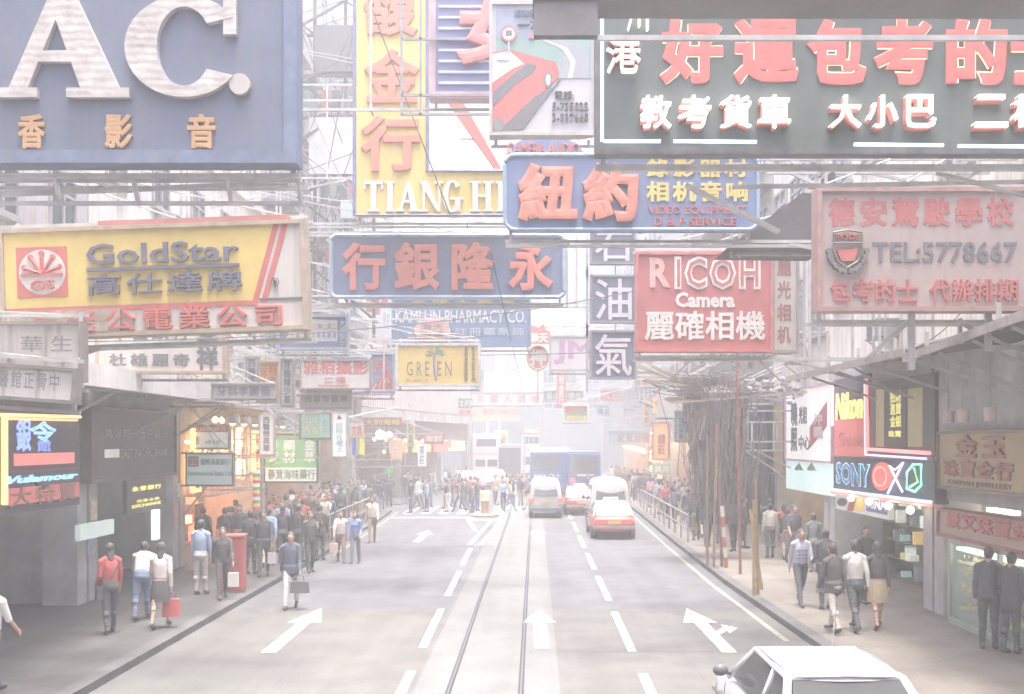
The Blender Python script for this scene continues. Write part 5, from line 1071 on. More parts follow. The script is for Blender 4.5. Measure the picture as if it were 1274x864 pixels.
# left pavement, near
person('walk_b', -7.74, 15.2, 170, (232, 230, 230), DRK, 'person in a bright white shirt cut off by the picture edge, nearest the bottom corner', 1.0)
hd = person('girl', P_(137, 20.1), 20.1, 215, (208, 80, 76), DRK, 'person in a red top with a dark strap bag in front of the dark shop', .98)
mb = MB(); mb.tube([(-.14, .12, 1.36), (-.02, .165, 1.16), (.12, .15, .98), (.19, .05, .9)], .014, 6); mb.box(.17, -.06, .68, .27, .14, .92)
g = E('shoulder_bag', 'dark shoulder bag with a long strap across the red top', 'bag', (P_(137, 20.1), 20.1, .13), R(215)); mb.build('bag_body', M(DRK), g)
person('bend', P_(176, 21.6), 21.6, 190, (208, 200, 196), DEN, 'person in a pale shirt bending forward behind the woman with the red bag', .98)
hd = person('woman', P_(200, 20.7), 20.7, 185, (222, 214, 212), BLK, 'woman in a loose white top and black skirt, long black hair, carrying a red bag', .97)
bag(hd[1] if hd[1][0] > hd[0][0] else hd[0], .34, .36, .14, (208, 78, 78), 'bright red carrier bag held by the woman in the white top')
person('stand', P_(250, 25.2), 25.2, 175, LBL, (206, 200, 196), 'person in a light blue shirt and pale trousers with back turned beside the red cabinet', 1.02)
hd = person('walk', P_(277, 24.6), 24.6, 20, DRK, BLK, 'person all in black clothes walking with a white bag beside the red cabinet', .97)
bag(hd[1], .26, .34, .10, (226, 222, 218), 'white paper bag held by the person in black beside the red cabinet')
person('coat', P_(312, 29), 29, 170, BLK, DRK, 'person in a long black coat just behind the red cabinet')
hd = person('suit', P_(328, 28.6), 28.6, 10, (78, 74, 82), BLK, 'person in a charcoal suit facing out behind the red cabinet, white bag in hand', 1.02)
bag(hd[1], .22, .3, .1, (218, 216, 218), 'small white bag held by the charcoal suited person behind the red cabinet')
hd = person('suit', P_(362, 23.9), 23.9, 5, NVY, (222, 218, 214), 'person in a dark navy jacket and white trousers striding on the road by the kerb', 1.0, eyes=True)
bag(hd[1], .42, .26, .16, (74, 74, 84), 'dark holdall carried by the person in white trousers on the road')
hd = person('walk_b', P_(424, 33), 33, 10, (228, 222, 216), (124, 92, 92), 'person in a cream shirt and maroon trousers with bags at the kerb', .94)
bag(hd[0], .26, .3, .12, (214, 188, 176), 'pinkish bag held by the person in the cream shirt at the kerb')
person('girl', P_(442, 32.6), 32.6, 355, (124, 150, 200), (116, 118, 130), 'person in a blue jacket and grey trousers beside the cream shirted one', .92)
person('walk', P_(463, 39.4), 39.4, 8, (232, 228, 226), (136, 128, 104), 'person in a white shirt and olive trousers at the end of the kerb railing')
person('coat', P_(398, 33.5), 33.5, 175, BLK, BLK, 'person in a black coat standing tall right under the green lit sign')
person('phone', P_(386, 30.5), 30.5, 30, (80, 74, 76), DRK, 'person with a hand raised to the ear near the green lit sign', 1.0)
person('stand', P_(372, 31.8), 31.8, 150, BLK, DRK, 'person in black standing behind the one with a raised hand')
# right pavement, near
person('walk', P_(996, 23.5), 23.5, 5, (190, 190, 208), (72, 74, 88), 'person in a blue and white striped sweater with open jacket facing the camera', 1.0)
person('stand', P_(958, 33), 33, 180, (226, 218, 206), (96, 94, 100), 'person in a cream shirt with back turned beyond the red and white post', .98)
person('coat', P_(1027, 23.0), 23.0, 178, BLK, DRK, 'person in black with back turned at the mouth of the camera shop')
person('suit', P_(1037, 20.2), 20.2, 200, (84, 78, 80), (222, 212, 200), 'person in a dark jacket and cream trousers walking away beside the white shirt', .98)
person('walk', P_(1064, 20.4), 20.4, 185, (228, 224, 220), (72, 74, 84), 'person in a white shirt and dark trousers walking away with crossed path', 1.02)
person('woman', P_(1092, 20.6), 20.6, 175, (76, 70, 74), (206, 186, 150), 'woman in a dark top and beige skirt walking away past the shop', .98, shoe=(150, 80, 70))
person('coat', P_(1076, 23.8), 23.8, 20, (72, 70, 78), BLK, 'person in a dark coat half hidden behind the woman in the beige skirt')
person('stand', P_(1230, 18.6), 18.6, 150, (70, 72, 80), BLK, 'person in dark clothes looking into the jewellery window, nearer the pillar', 1.03)
person('coat', P_(1258, 18.2), 18.2, 120, (66, 64, 72), BLK, 'person in a black coat at the jewellery window beside another dark figure', 1.0)
person('suit', P_(880, 36.5), 36.5, 0, (72, 72, 82), (66, 66, 76), 'person in a dark suit and pale blue shirt facing the camera beside the poles', 1.04)
MB().hexa([(-.03, -.165, 1.1), (.03, -.165, 1.1), (.05, -.13, 1.42), (-.05, -.13, 1.42), (-.03, -.10, 1.1), (.03, -.10, 1.1), (.05, -.06, 1.42), (-.05, -.06, 1.42)]).build('shirt_front', M((170, 190, 222)), [o for o in bpy.data.objects if o.get('label', '').startswith('person in a dark suit')][0])
st = [o for o in bpy.data.objects if o.get('label', '').startswith('person in a blue and white striped')][0]
for k in range(3): MB().tube([(-.13, -.095, 1.08 + k * .09), (-.07, -.128, 1.08 + k * .09), (0, -.138, 1.08 + k * .09), (.07, -.128, 1.08 + k * .09), (.13, -.095, 1.08 + k * .09)], .014, 6).build('stripe', M((120, 128, 160)), st)
person('phone', P_(912, 35), 35, 200, (84, 80, 82), BLK, 'person in dark clothes between the bamboo poles and the striped post')
person('coat', P_(925, 36), 36, 90, BLK, BLK, 'person in a black coat standing in the shade of the brushwood')
person('seated', 3.02, 12.0, 180, (150, 110, 100), DRK, 'driver in a brownish shirt inside the white saloon car', 1.0, z=-.33)
# the crowds: clothing differs from one to the next
TOPS = [('white', WHT), ('black', BLK), ('dark grey', DRK), ('navy', NVY), ('light blue', LBL), ('grey', GRY), ('beige', BGE), ('brown', BRN), ('red', (200, 92, 84)), ('pink', PNK), ('green', GRN), ('denim blue', DEN)]
BOTS = [('black', BLK), ('grey', GRY), ('beige', BGE), ('blue', DEN), ('brown', BRN), ('navy', NVY)]
USED = set(); SPOTS = []
def crowd(n, zr, xr, where, faces, group, tops=None, keys=('walk', 'walk_b', 'stand', 'suit', 'coat', 'girl', 'woman', 'phone'), dmin=.55):
    made = 0; tries = 0
    while made < n and tries < 4000:
        tries += 1
        Z = random.uniform(*zr); x0, x1 = xr(Z); x = random.uniform(x0, x1)
        if any((x - a) ** 2 + (Z - b) ** 2 < dmin ** 2 for a, b in SPOTS): continue
        key = random.choice(keys); tn, tc = random.choice(tops or TOPS); bn, bc = random.choice(BOTS)
        noun = {'woman': 'skirt', 'girl': 'trousers'}.get(key, 'trousers'); up = {'suit': 'jacket', 'coat': 'coat', 'woman': 'blouse', 'girl': 'blouse'}.get(key, 'shirt')
        who = 'woman' if key in ('woman',) else 'person'
        lab = f'{who} in a {tn} {up} and {bn} {noun} {where}'
        if lab in USED: continue
        USED.add(lab); SPOTS.append((x, Z)); made += 1
        person(key, x, Z, random.choice(faces) + random.uniform(-20, 20), tuple(min(255, c + random.randint(-8, 8)) for c in tc), bc, lab, random.uniform(.92, 1.03), eyes=False, group=group)
DK = [t for t in TOPS if t[0] in ('black', 'dark grey', 'navy', 'brown', 'grey')] * 2 + TOPS
GL = 'people on the shaded side pavement'; GR = 'people on the railed pavement'; GC = 'people around the zebra crossing'
crowd(22, (30.5, 40), lambda Z: (-9.6, -7.2), 'under the green lit sign', (0, 180), GL, DK)
crowd(38, (40, 58), lambda Z: (-9.7, -7.3), 'on the pavement behind the kerb railing', (0, 180), GL, DK)
crowd(17, (54.8, 60.5), lambda Z: (-6.2, -2.3), 'on the zebra crossing', (90, -90), GC)
crowd(10, (56, 70), lambda Z: (-2.0, .5), 'beside the tram track past the bollard', (90, -90, 0), GC, [t for t in TOPS if t[0] in ('white', 'grey', 'light blue', 'black', 'beige', 'white')])
crowd(18, (63, 84), lambda Z: (-10 + 5.4 * (Z - 62) / 25, -8.6 + 5.4 * (Z - 62) / 25), 'under the maroon awning', (0, 180, 90), GL, DK)
crowd(34, (37.5, 56), lambda Z: (kx(KR, Z) + .75, 8.6), 'on the pavement behind the long railing', (0, 180), GR, DK)
crowd(32, (56, 84), lambda Z: (kx(KR, Z) + .4, 8.7), 'on the pavement beneath the warm lamps', (0, 180), GR, DK)
crowd(5, (28, 34.5), lambda Z: (7.9, 8.6), 'by the tan shop blind', (0, 180), GR, DK)
crowd(3, (64, 69), lambda Z: (1.2, 5.0), 'in the road before the blue coach', (90, -90), GC)
LIFT = .05
# ------------------------------------------------------------------ street furniture and clutter
def railing(label, pts, h=1.0, sp=2.0, col=(176, 172, 174)):
    g = E('guard_railing', label, 'railing', (pts[0][0], pts[0][1], .13)); m = M(col, .5, .15, metal=.3)
    o = Vector((pts[0][0], pts[0][1], 0)); Q = [Vector((x, y, 0)) - o for x, y in pts]
    for z in (h, h * .5): MB().tube([tuple(p + Vector((0, 0, z))) for p in Q], .03, 6).build('rail', m, g)
    for p, q in zip(Q, Q[1:]):
        n = max(1, round((q - p).length / sp))
        for k in range(n + 1): c = p.lerp(q, k / n); MB().tube([tuple(c), tuple(c + Vector((0, 0, h)))], .035, 6).build('post', m, g)
railing('grey steel guard railing along the right kerb beside the crowd', [(kx(KR, z) + .42, z) for z in (38, 44, 50, 58)])
railing('pale steel guard railing along the left kerb before the crossing', [(kx(KL, z) - .42, z) for z in (36.5, 42, 48, 53)])
railing('short railing bordering the far left corner past the crossing', [(-6.6, 64), (-5.6, 72), (-4.6, 78)], .95, 2)
# red cabinet
g = E('red_cabinet', 'tall red metal cabinet standing on the shaded pavement', 'cabinet', (P_(291, 25.6), 25.6, .13), R(4)); c = M((196, 84, 80), .5, .1, streak=.3)
MB().box(-.26, -.25, .06, .26, .25, 1.36).build('case', c, g, bevel=.02); MB().box(-.29, -.28, 1.361, .29, .28, 1.42).build('lid', M((206, 96, 90), .5), g, bevel=.015); MB().box(-.22, -.22, 0, .22, .22, .059).build('base', DARK, g)
MB().box(-.2, -.262, .15, .2, -.245, 1.25).build('door', M((188, 78, 74), .5), g); MB().box(.1, -.28, .7, .15, -.262, .8).build('handle', CHROME, g)
# traffic bollard on the refuge
g = E('traffic_bollard', 'yellow topped traffic bollard on the small refuge island', 'bollard', (-1.9, 52.9, .0))
MB().lathe([(.7, 0), (.72, .1), (.5, .12), (.25, .14)], n=18).build('island_kerb', M((190, 184, 178)), g)
MB().lathe([(.2, .12), (.2, .75), (.24, .78)], n=14).build('post', M((190, 150, 110)), g); MB().lathe([(.26, .78), (.26, 1.2), (.2, 1.28), (.05, 1.3)], n=14).build('lamp_head', M((236, 222, 180), .4, emit=.15), g)
# barber pole
g = E('barber_pole', 'slanted red yellow and green striped barber pole by the orange lit shop', 'pole', (P_(319, 31.5), 31.5, 1.75))
for k in range(12):
    MB().lathe([(.11, k * .1), (.11, k * .1 + .099)], n=12).build('stripe', M([(206, 90, 80), (230, 204, 100), (110, 160, 110), (230, 226, 220)][k % 4], .4, emit=.15), g)
MB().lathe([(.13, -.1), (.13, -.002)], n=12).build('end_cap', CHROME, g); MB().bar((-.02, .1, .6), (-1.6, .1, .6), .05).build('arm', STEEL, g)
# round traffic post, right pavement; poles
g = E('striped_post', 'leaning red and white striped post at the right kerb', 'post', (5.95, 30.5, .13)); g.rotation_euler = (0, R(-4), 0)
for k in range(6): MB().lathe([(.06, k * .3), (.06, k * .3 + .299)], n=10).build('band', M([(190, 96, 88), (216, 208, 202)][k % 2], .6, streak=.3), g)
def pole(label, x, Z, h, col, lean=0, r=.06, name='bamboo_pole', group=None, z=.13, leany=0):
    g = MB(); n = 10; g.tube([(lean * k / n, leany * k / n, h * k / n) for k in range(n + 1)], [r * (1 + .12 * (k % 2)) * (1 - .25 * k / n) for k in range(n + 1)], 8)
    o = g.build(name, M(col, .8, .3, 4), None, (x, Z, z)); tag(o, label, 'pole', group); return o
BAM = (146, 118, 92); gp = 'bamboo poles of the brushwood scaffold'
for i, (px, Z, h, ln, lab) in enumerate(((880, 31, 3.9, .0, 'brown bamboo pole of the thick bundle nearest the kerb railing'), (888, 30.6, 4.2, .1, 'tall brown bamboo pole in the middle of the thick bundle'), (898, 30.8, 4.0, -.12, 'brown bamboo pole at the right of the thick bundle'), (904, 31.4, 3.6, -.35, 'slanting thin bamboo pole behind the thick bundle'),
                                          (938, 25.0, 2.3, .0, 'yellowish bamboo pole of the pair near the right kerb'), (943, 25.2, 2.8, -.05, 'tall yellowish bamboo pole of the pair near the right kerb'), (948, 26.0, 2.0, -.3, 'short leaning bamboo stake beside the pair'), (921, 29, 7.0, -.1, 'slim reddish upright pole left of the tan shop blind'))):
    pole(lab, PX(px, Z), Z, h, [BAM, BAM, (130, 100, 84), BAM, (186, 158, 112), (176, 148, 106), (190, 164, 120), (150, 96, 84)][i], ln, .04, group=gp)
# dark brushwood (stacked sticks and netting) carried by the scaffold
g = E('brushwood_scaffold', 'dark mass of brushwood and netting tied on the bamboo scaffold', 'scaffold', (6.1, 33, 0)); bw = M((132, 122, 120), .9, .3, 6); mb = MB(); rd = random.Random(3)
for k in range(650):                                    # hanging dark strands and sticks between 2.4 and 6 m
    x = rd.gauss(.05, .42); y = rd.uniform(-.75, .2); z0 = rd.uniform(1.2, 4.2) + abs(x) * .6; L_ = rd.uniform(.6, 1.6)
    mb.bar((x, y, z0), (x + rd.gauss(0, .15), y + rd.gauss(0, .15), z0 + L_), rd.uniform(.015, .035))
mb.build('netting', bw, g); mb = MB(); vs = []; fs = []
for i in range(15):
    for k in range(20):
        a = 2 * math.pi * k / 20; z = 1.9 + 3.7 * i / 14; r_ = (.58 + .22 * i / 14 + .14 * noise.noise(Vector((math.cos(a) * 2, math.sin(a) * 2, z * 1.3)))) * (1 if 0 < i < 14 else .35)
        vs.append((.05 + r_ * 1.25 * math.cos(a), .2 + r_ * math.sin(a), z))
for i in range(14):
    for k in range(20): fs.append((i * 20 + k, i * 20 + (k + 1) % 20, (i + 1) * 20 + (k + 1) % 20, (i + 1) * 20 + k))
mb.add(vs, fs).build('bundle', bw, g); mb = MB()
for k in range(620):                                    # the bristling top
    a = rd.uniform(0, 2 * math.pi); r_ = abs(rd.gauss(0, .75)); z = 5.55 + rd.gauss(0, .22) - r_ * .08
    c = Vector((r_ * math.cos(a) * 1.25 - .1, r_ * math.sin(a) * .8, z)); d = Vector((math.cos(a), math.sin(a) * .6, rd.uniform(-.1, .5))) * rd.uniform(.25, .8)
    mb.bar(c - d * .5, c + d * .5, rd.uniform(.012, .03))
mb.build('brushwood', bw, g); mb = MB()
for k in range(5): mb.bar((-1.5, -.6 + .4 * k, 5.0 + .05 * k), (2.8, -.6 + .4 * k, 5.35 + .04 * k), .06)
for k in range(9): mb.bar((-2.6 + rd.uniform(0, .6), -.5 + .1 * k, 5.9 + rd.uniform(-.2, .5)), (-.3, .2, 5.5 + rd.uniform(-.2, .3)), .045)
mb.build('cross_pole', M((176, 160, 142), .8, .2), g); mb = MB()
for k in range(70):
    x = rd.uniform(.9, 2.6); mb.ball((x, rd.uniform(-.5, .3), 5.35 + rd.gauss(0, .25) + (x - 1) * .12), (rd.uniform(.04, .13), .06, rd.uniform(.03, .09)), 4)
mb.build('rags', M((170, 166, 172), .8, .5, 8), g)
# dark stacked tarpaulin hung below awning height beside the scaffold
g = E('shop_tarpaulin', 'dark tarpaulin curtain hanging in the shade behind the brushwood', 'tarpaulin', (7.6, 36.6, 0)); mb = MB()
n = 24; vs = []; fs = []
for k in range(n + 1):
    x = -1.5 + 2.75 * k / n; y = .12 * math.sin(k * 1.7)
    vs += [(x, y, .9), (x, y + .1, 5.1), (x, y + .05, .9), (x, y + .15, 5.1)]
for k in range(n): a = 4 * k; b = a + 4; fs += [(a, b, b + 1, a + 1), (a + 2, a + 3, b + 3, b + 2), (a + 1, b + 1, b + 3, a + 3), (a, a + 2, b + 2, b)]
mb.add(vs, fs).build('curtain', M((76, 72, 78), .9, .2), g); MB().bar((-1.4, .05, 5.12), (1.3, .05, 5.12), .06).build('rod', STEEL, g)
# sheet metal hood right of the blue board (slopes down to the left)
g = E('steel_hood', 'dark slanting sheet steel hood between the blue board and the pinkish board', 'hood', (6.2, 19.5, 0))
MB().hexa([(-2.4, -.6, 7.42), (-.55, -.6, 7.40), (-.55, 1.2, 7.40), (-2.4, 1.2, 7.42), (-2.2, -.6, 7.55), (-.55, -.6, 8.75), (-.55, 1.2, 8.75), (-2.2, 1.2, 7.55)]).build('hood_sheet', M((96, 90, 92), .8, .3, 2), g)
mb = MB(); mb.bar((-2.2, .3, 7.38), (2.6, .3, 7.38), .07); mb.bar((-1.6, .2, 8.9), (2.6, .2, 8.9), .07); mb.bar((-1.6, .2, 9.1), (-.5, .2, 8.6), .06)
for x in (-2.25, -2.1): mb.bar((x, .25, 7.3), (x, .25, 9.6), .05)
mb.build('support_frame', STEEL, g)
# bulb strings and lamps
def bulbs(label, pts, n, col, e, r=.07, cable=True):
    g = E('bulb_string', label, 'lamp string', tuple(pts[0])); P0 = Vector(pts[0]); P1 = Vector(pts[1]); d = P1 - P0
    MB().tube([(0, 0, .12), tuple(d * .5 + Vector((0, 0, .05))), tuple(d + Vector((0, 0, .12)))], .012, 5).build('cable', DARK, g)
    for k in range(n):
        c = d * (k / max(1, n - 1)) - Vector((0, 0, .0)); MB().ball(tuple(c), r, 5).build('bulb', M(col, .3, 0, emit=e), g, smooth=True)
bulbs('string of warm bulbs under the ledge of the orange lit shop', [(-9.0, 30.6, 4.45), (-9.0, 39.5, 4.45)], 14, (255, 206, 130), 7, .09)
bulbs('string of warm white bulbs under the neon fascia of the camera shop', [(8.5, 22.9, 2.32), (8.5, 27, 2.36)], 4, (255, 244, 220), 7, .09)
bulbs('row of orange lamps over the far right pavement', [(7.2, 62, 3.2), (8.2, 84, 3.4)], 8, (255, 190, 110), 3, .15)
bulbs('row of warm lamps below the maroon awning', [(-9.2, 65, 3.9), (-5.6, 84, 3.7)], 10, (255, 214, 150), 2.5, .13)
bulbs('second row of warm lamps deeper under the maroon awning block', [(-9.0, 68, 3.1), (-6.0, 86, 3.1)], 8, (255, 196, 120), 2.5, .13)
bulbs('pair of bright bulbs near the building edge left of the pinkish board', [(PX(1000, 20), 20, PH(311, 20)), (PX(1012, 20), 20, PH(302, 20))], 2, (255, 236, 190), 5, .06)
for lab, px, py, Z, r in (('big glowing globe lamp above the blue and yellow flags', 473, 541, 58, .26), ('smaller globe lamp beside the big glowing one', 484, 541, 60, .18)):
    o = E('globe_lamp', lab, 'lamp', (PX(px, Z), Z, PH(py, Z))); MB().ball((0, 0, 0), r, 8).build('globe', M((255, 226, 160), .3, 0, emit=5), o, smooth=True); MB().bar((0, 0, r * .9), (0, 0, r + .9), .03).build('rod', DARK, o); MB().bar((0, 0, r + .9), (-1.2, 0, r + .9), .03).build('arm', DARK, o)
def spot(label, x, Z, h):
    o = E('round_lamp', label, 'lamp', (x, Z, h)); MB().lathe([(.04, .0), (.2, -.1), (.22, -.3), (.19, -.31)], n=14).build('shade', DARK, o); MB().ball((0, 0, -.28), .1, 6).build('bulb', M((255, 214, 140), .3, emit=3), o, smooth=True); MB().bar((0, 0, 0), (0, 0, .3), .03).build('rod', DARK, o)
for k in range(6): spot(['first', 'second', 'third', 'fourth', 'fifth', 'sixth'][k] + ' dark round lamp from the bank under the pale ledge', -8.6, 31 + k * 1.3, 4.66)
for k, x in enumerate((1180, 1198, 1232)):
    o = E('shop_lamp', ['cream drum lamp above the jewellery sign nearest the camera shop', 'middle cream drum lamp above the jewellery sign', 'cream drum lamp above the jewellery sign farthest from the camera shop'][k], 'lamp', (8.3, 8.3 * F / (x - VX), 4.35)); MB().lathe([(.1, -.16), (.12, .06), (.13, .08)], n=12).build('shade', M((214, 200, 190), .6), o); MB().bar((0, 0, .081), (0, 0, 1.2), .025).build('rod', STEEL, o)
# jewellery window and camera shop counters
g = E('display_window', 'lit jewellery display window with a pale steel frame and glass', 'display window', (8.72, 19.6, .13)); mb = MB()
for y in (-2.6, -.5, 1.7): mb.box(-.03, y - .04, 0, .05, y + .04, 1.72)
mb.box(-.03, -2.56, 0, .05, 1.66, .12); mb.box(-.03, -2.56, 1.64, .05, 1.66, 1.72); mb.build('frame', M((196, 206, 198), .4, metal=.3), g)
MB().box(0, -2.55, .13, .02, 1.65, 1.63).build('pane', M((200, 226, 216), .05, .05, spec=.8, alpha=.25), g); MB().box(.1, -2.5, .0, .6, 1.6, .3).build('plinth', M((170, 190, 178)), g)
MB().box(.08, -2.5, 1.5, .5, 1.6, 1.56).build('lamp', M((240, 255, 236), emit=2), g)
mb = MB()
for k in range(420): c = (rd.uniform(.08, .6), rd.uniform(-2.5, 1.6), rd.choice((.36, .7, 1.05, 1.3)) + rd.uniform(-.04, .14)); mb.ball(c, rd.uniform(.02, .055), 4)
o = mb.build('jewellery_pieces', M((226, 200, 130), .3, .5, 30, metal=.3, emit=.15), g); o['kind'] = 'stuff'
mb = MB()
for z in (.66, 1.0, 1.26): mb.box(.1, -2.5, z - .02, .6, 1.6, z)
mb.build('shelf', M((200, 214, 208), .2), g)
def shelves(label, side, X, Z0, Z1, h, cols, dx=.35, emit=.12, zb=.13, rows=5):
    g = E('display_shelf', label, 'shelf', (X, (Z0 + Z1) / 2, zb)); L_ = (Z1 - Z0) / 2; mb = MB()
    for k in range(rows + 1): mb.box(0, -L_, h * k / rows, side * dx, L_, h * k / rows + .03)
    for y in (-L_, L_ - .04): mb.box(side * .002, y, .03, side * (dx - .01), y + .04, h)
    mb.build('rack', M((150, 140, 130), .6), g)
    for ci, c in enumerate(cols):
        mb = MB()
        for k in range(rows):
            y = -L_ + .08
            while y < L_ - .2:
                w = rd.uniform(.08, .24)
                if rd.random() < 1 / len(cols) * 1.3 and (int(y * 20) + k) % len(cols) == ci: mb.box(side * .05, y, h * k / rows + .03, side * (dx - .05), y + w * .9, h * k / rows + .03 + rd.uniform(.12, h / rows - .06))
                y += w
        if mb.v: o = mb.build('goods', M(c, .5, .2, 8, emit=emit), g); o['kind'] = 'stuff'  # goods emit light themselves, standing in for the shop lighting
shelves('shelves of glowing boxed goods inside the orange lit shop', -1, -12.0, 31, 39.4, 3.4, [(240, 170, 80), (226, 120, 70), (246, 214, 150), (200, 90, 70)], emit=1.6)
shelves('shelves of glowing goods behind the green lit sign', -1, -12.2, 41, 50, 3.2, [(220, 150, 80), (190, 90, 70), (236, 210, 150)], emit=1.2)
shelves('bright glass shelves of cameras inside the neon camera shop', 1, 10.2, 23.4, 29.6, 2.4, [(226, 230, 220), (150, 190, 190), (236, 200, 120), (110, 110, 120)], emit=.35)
shelves('shelves of goods glowing warm yellow inside the shop under the cyan strip', 1, 10.6, 30.9, 36.5, 2.6, [(236, 196, 110), (206, 140, 70), (240, 226, 180)], emit=.4)
shelves('rows of warm glowing goods in the shop under the far teal sign', 1, 10.8, 66.8, 90, 3.2, [(246, 170, 80), (226, 110, 70), (250, 214, 140)], emit=2.)
shelves('rows of warm glowing goods below the navy stack building', 1, 10.8, 51, 65, 3.0, [(240, 160, 80), (206, 100, 70), (246, 210, 150)], emit=1.8)
for k, (t, c) in enumerate((((.2, .34), (226, 160, 70)), ((.40, .56), (240, 196, 110)), ((.6, .75), (220, 110, 84)), ((.8, .95), (250, 220, 150)))):
    a = Vector((-9.7, 64, 0)).lerp(Vector((-4.5, 88, 0)), t[0]); b = Vector((-9.7, 64, 0)).lerp(Vector((-4.5, 88, 0)), t[1])
    o = E('lit_board', ['amber', 'yellow', 'reddish', 'cream'][k] + ' lit board on the shop front under the maroon awning', 'sign', (a.x, a.y, 3.0)); d = b - a
    MB().hexa([(0, 0, 0), tuple(d), tuple(d + Vector((-.15, .05, 0))), (-.15, .05, 0), (0, 0, .8), tuple(d + Vector((0, 0, .8))), tuple(d + Vector((-.15, .05, .8))), (-.15, .05, .8)]).build('panel', M(c, .5, .2, 2, emit=.7), o)
    MB().bar((-.1, .06, .8), (-.1, .06, 1.0), .04).build('hanger', STEEL, o)
for k, (z, h0_, h1_, c, w) in enumerate(((31.2, 2.3, 4.2, (244, 176, 84), 'amber'), (32.6, 2.6, 4.3, (250, 206, 120), 'cream yellow'), (34.6, 2.4, 4.2, (236, 150, 76), 'deep orange'), (36.2, 2.5, 4.3, (250, 214, 140), 'pale gold'), (38.2, 2.4, 4.2, (240, 166, 84), 'tangerine'))):
    o = E('lit_board', w + ' upright lit board on the front of the orange lit shop', 'sign', (-9.7, z, h0_)); MB().box(-.12, -.35, 0, 0, .35, h1_ - h0_).build('panel', M(c, .5, .25, 4, emit=2.2), o)
    text_obj('lettering', '特\n價\n品', -.2, .1, .2, h1_ - h0_ - .1, -.0, .01, M((190, 84, 60)), o).rotation_euler = (0, 0, R(90))
    MB().bar((-.2, 0, h1_ - h0_), (-.06, 0, h1_ - h0_), .04).build('hanger', STEEL, o)
LIFT = LIFTV
for k, (z, h, w_, hh, c, lab) in enumerate(((16.6, 1.3, .5, .7, (190, 90, 84), 'small red poster'), (17.4, 1.4, .45, .6, (216, 206, 190), 'cream notice'), (24.15, 1.2, .38, .6, (110, 140, 190), 'blue notice'), (24.3, 2.0, .34, .45, (226, 200, 120), 'yellow notice'), (30.1, 1.3, .36, .7, (206, 120, 90), 'orange poster'), (30.3, 2.2, .3, .4, (222, 220, 216), 'white notice'))):
    o = MB().box(-.03, -w_ / 2, 0, 0, w_ / 2, hh).build('wall_poster', M(c, .7, .3, 9, streak=.4), None, (-9.965, z, h)); tag(o, lab + ' pasted on a dark pillar' + (' by the bank' if k in (2, 3) else ' by the orange lit shop' if k > 3 else ' under the blue neon shop front'), 'poster')
LIFT = .05
shelves('dim shelves of shoes and boxes inside the dark shop under the blue neon', -1, -12.2, 17.5, 23, 2.6, [(150, 100, 84), (190, 180, 170), (100, 110, 150)], emit=.12)
# hanging cloth banners by the far-left shops
for lab, px, py, w, h, c in (('blue hanging flag by the far left lamps', 443, 556, 10, 22, (110, 130, 190)), ('yellow hanging flag by the far left lamps', 449, 553, 10, 26, (240, 226, 110)), ('pale green round pawn lantern by the far corner', 484, 586, 12, 8, (120, 180, 140))):
    Z = 52; o = E('flag', lab, 'flag', (PX(px, Z), Z, PH(py + h / 2, Z))); ww, hh = w * Z / F, h * Z / F
    vs = []; fs = []
    for k in range(9): x = -ww / 2 + ww * k / 8; y = .05 * math.sin(k * 1.3); vs += [(x, y, 0), (x, y, hh), (x, y + .02, hh), (x, y + .02, 0)]
    for k in range(8): a = 4 * k; b = a + 4; fs += [(a, b, b + 1, a + 1), (a + 2, b + 2, b + 3, a + 3), (a + 1, b + 1, b + 2, a + 2), (a + 3, b + 3, b, a)]
    MB().add(vs, fs).build('cloth', M(c, .7, emit=.1), o); MB().bar((-ww, .01, hh + .02), (ww, .01, hh + .02), .03).build('rod', DARK, o); MB().bar((-ww, .01, hh + .02), (-9.98 - PX(px, Z), .01, hh + .02), .03).build('arm', DARK, o)
# white slanting tube lamp and banners strung across the far left shops
o = MB().tube([(-9.9, 44, PH(535, 44)), (-5.6, 47, PH(507, 47))], .04, 6).build('awning_pole', M((206, 202, 202), .5)); tag(o, 'thin pale pole slanting out over the pavement beside the white lit box sign', 'pole')
# air conditioners on the walls
ACW = M((176, 172, 170), .6, .2, 3, streak=.6)
def aircon(label, side, Z, h, X=None):
    X = X if X is not None else (-9.99 if side < 0 else 8.89); s = -side
    g = E('air_conditioner', label, 'air conditioner', (X, Z, h), 0, 'box air conditioners on the old facades')
    MB().box(0, -.35, 0, s * .55, .35, .45).build('case', ACW, g, bevel=.02); MB().box(s * .551, -.28, .06, s * .57, .28, .39).build('grille', M((110, 106, 106), .7), g)
    mb = MB()
    for y in (-.3, .3): mb.bar((0, y, -.03), (s * .6, y, -.03), .04); mb.bar((0, y, -.45), (s * .55, y, -.04), .03)
    mb.build('bracket', STEEL, g)
WORDS = ['lowest', 'second lowest', 'middle', 'upper', 'topmost', 'hidden']
for Z, sd_, nm in ((27.2, -1, 'the cream bank building'), (35, -1, 'the building above the orange lit shop'), (45.4, -1, 'the pale building above the green lit sign'), (56.5, -1, 'the tall balconied white tenement')):
    for k, hh in enumerate((6.2, 9.6, 13.0, 16.4)): aircon(f'{WORDS[k]} box air conditioner on {nm}', sd_, Z + (k % 2) * 1.6, hh)
for Z, nm in ((25, 'the cream building above the camera shop'), (33, 'the stained building behind the white camera sign'), (44, 'the narrow grey building behind the brushwood'), (58, 'the tall pale building behind the navy stack')):
    for k, hh in enumerate((6.3, 9.6, 12.9)): aircon(f'{WORDS[k]} box air conditioner on {nm}', 1, Z + (k % 2) * 1.4, hh)
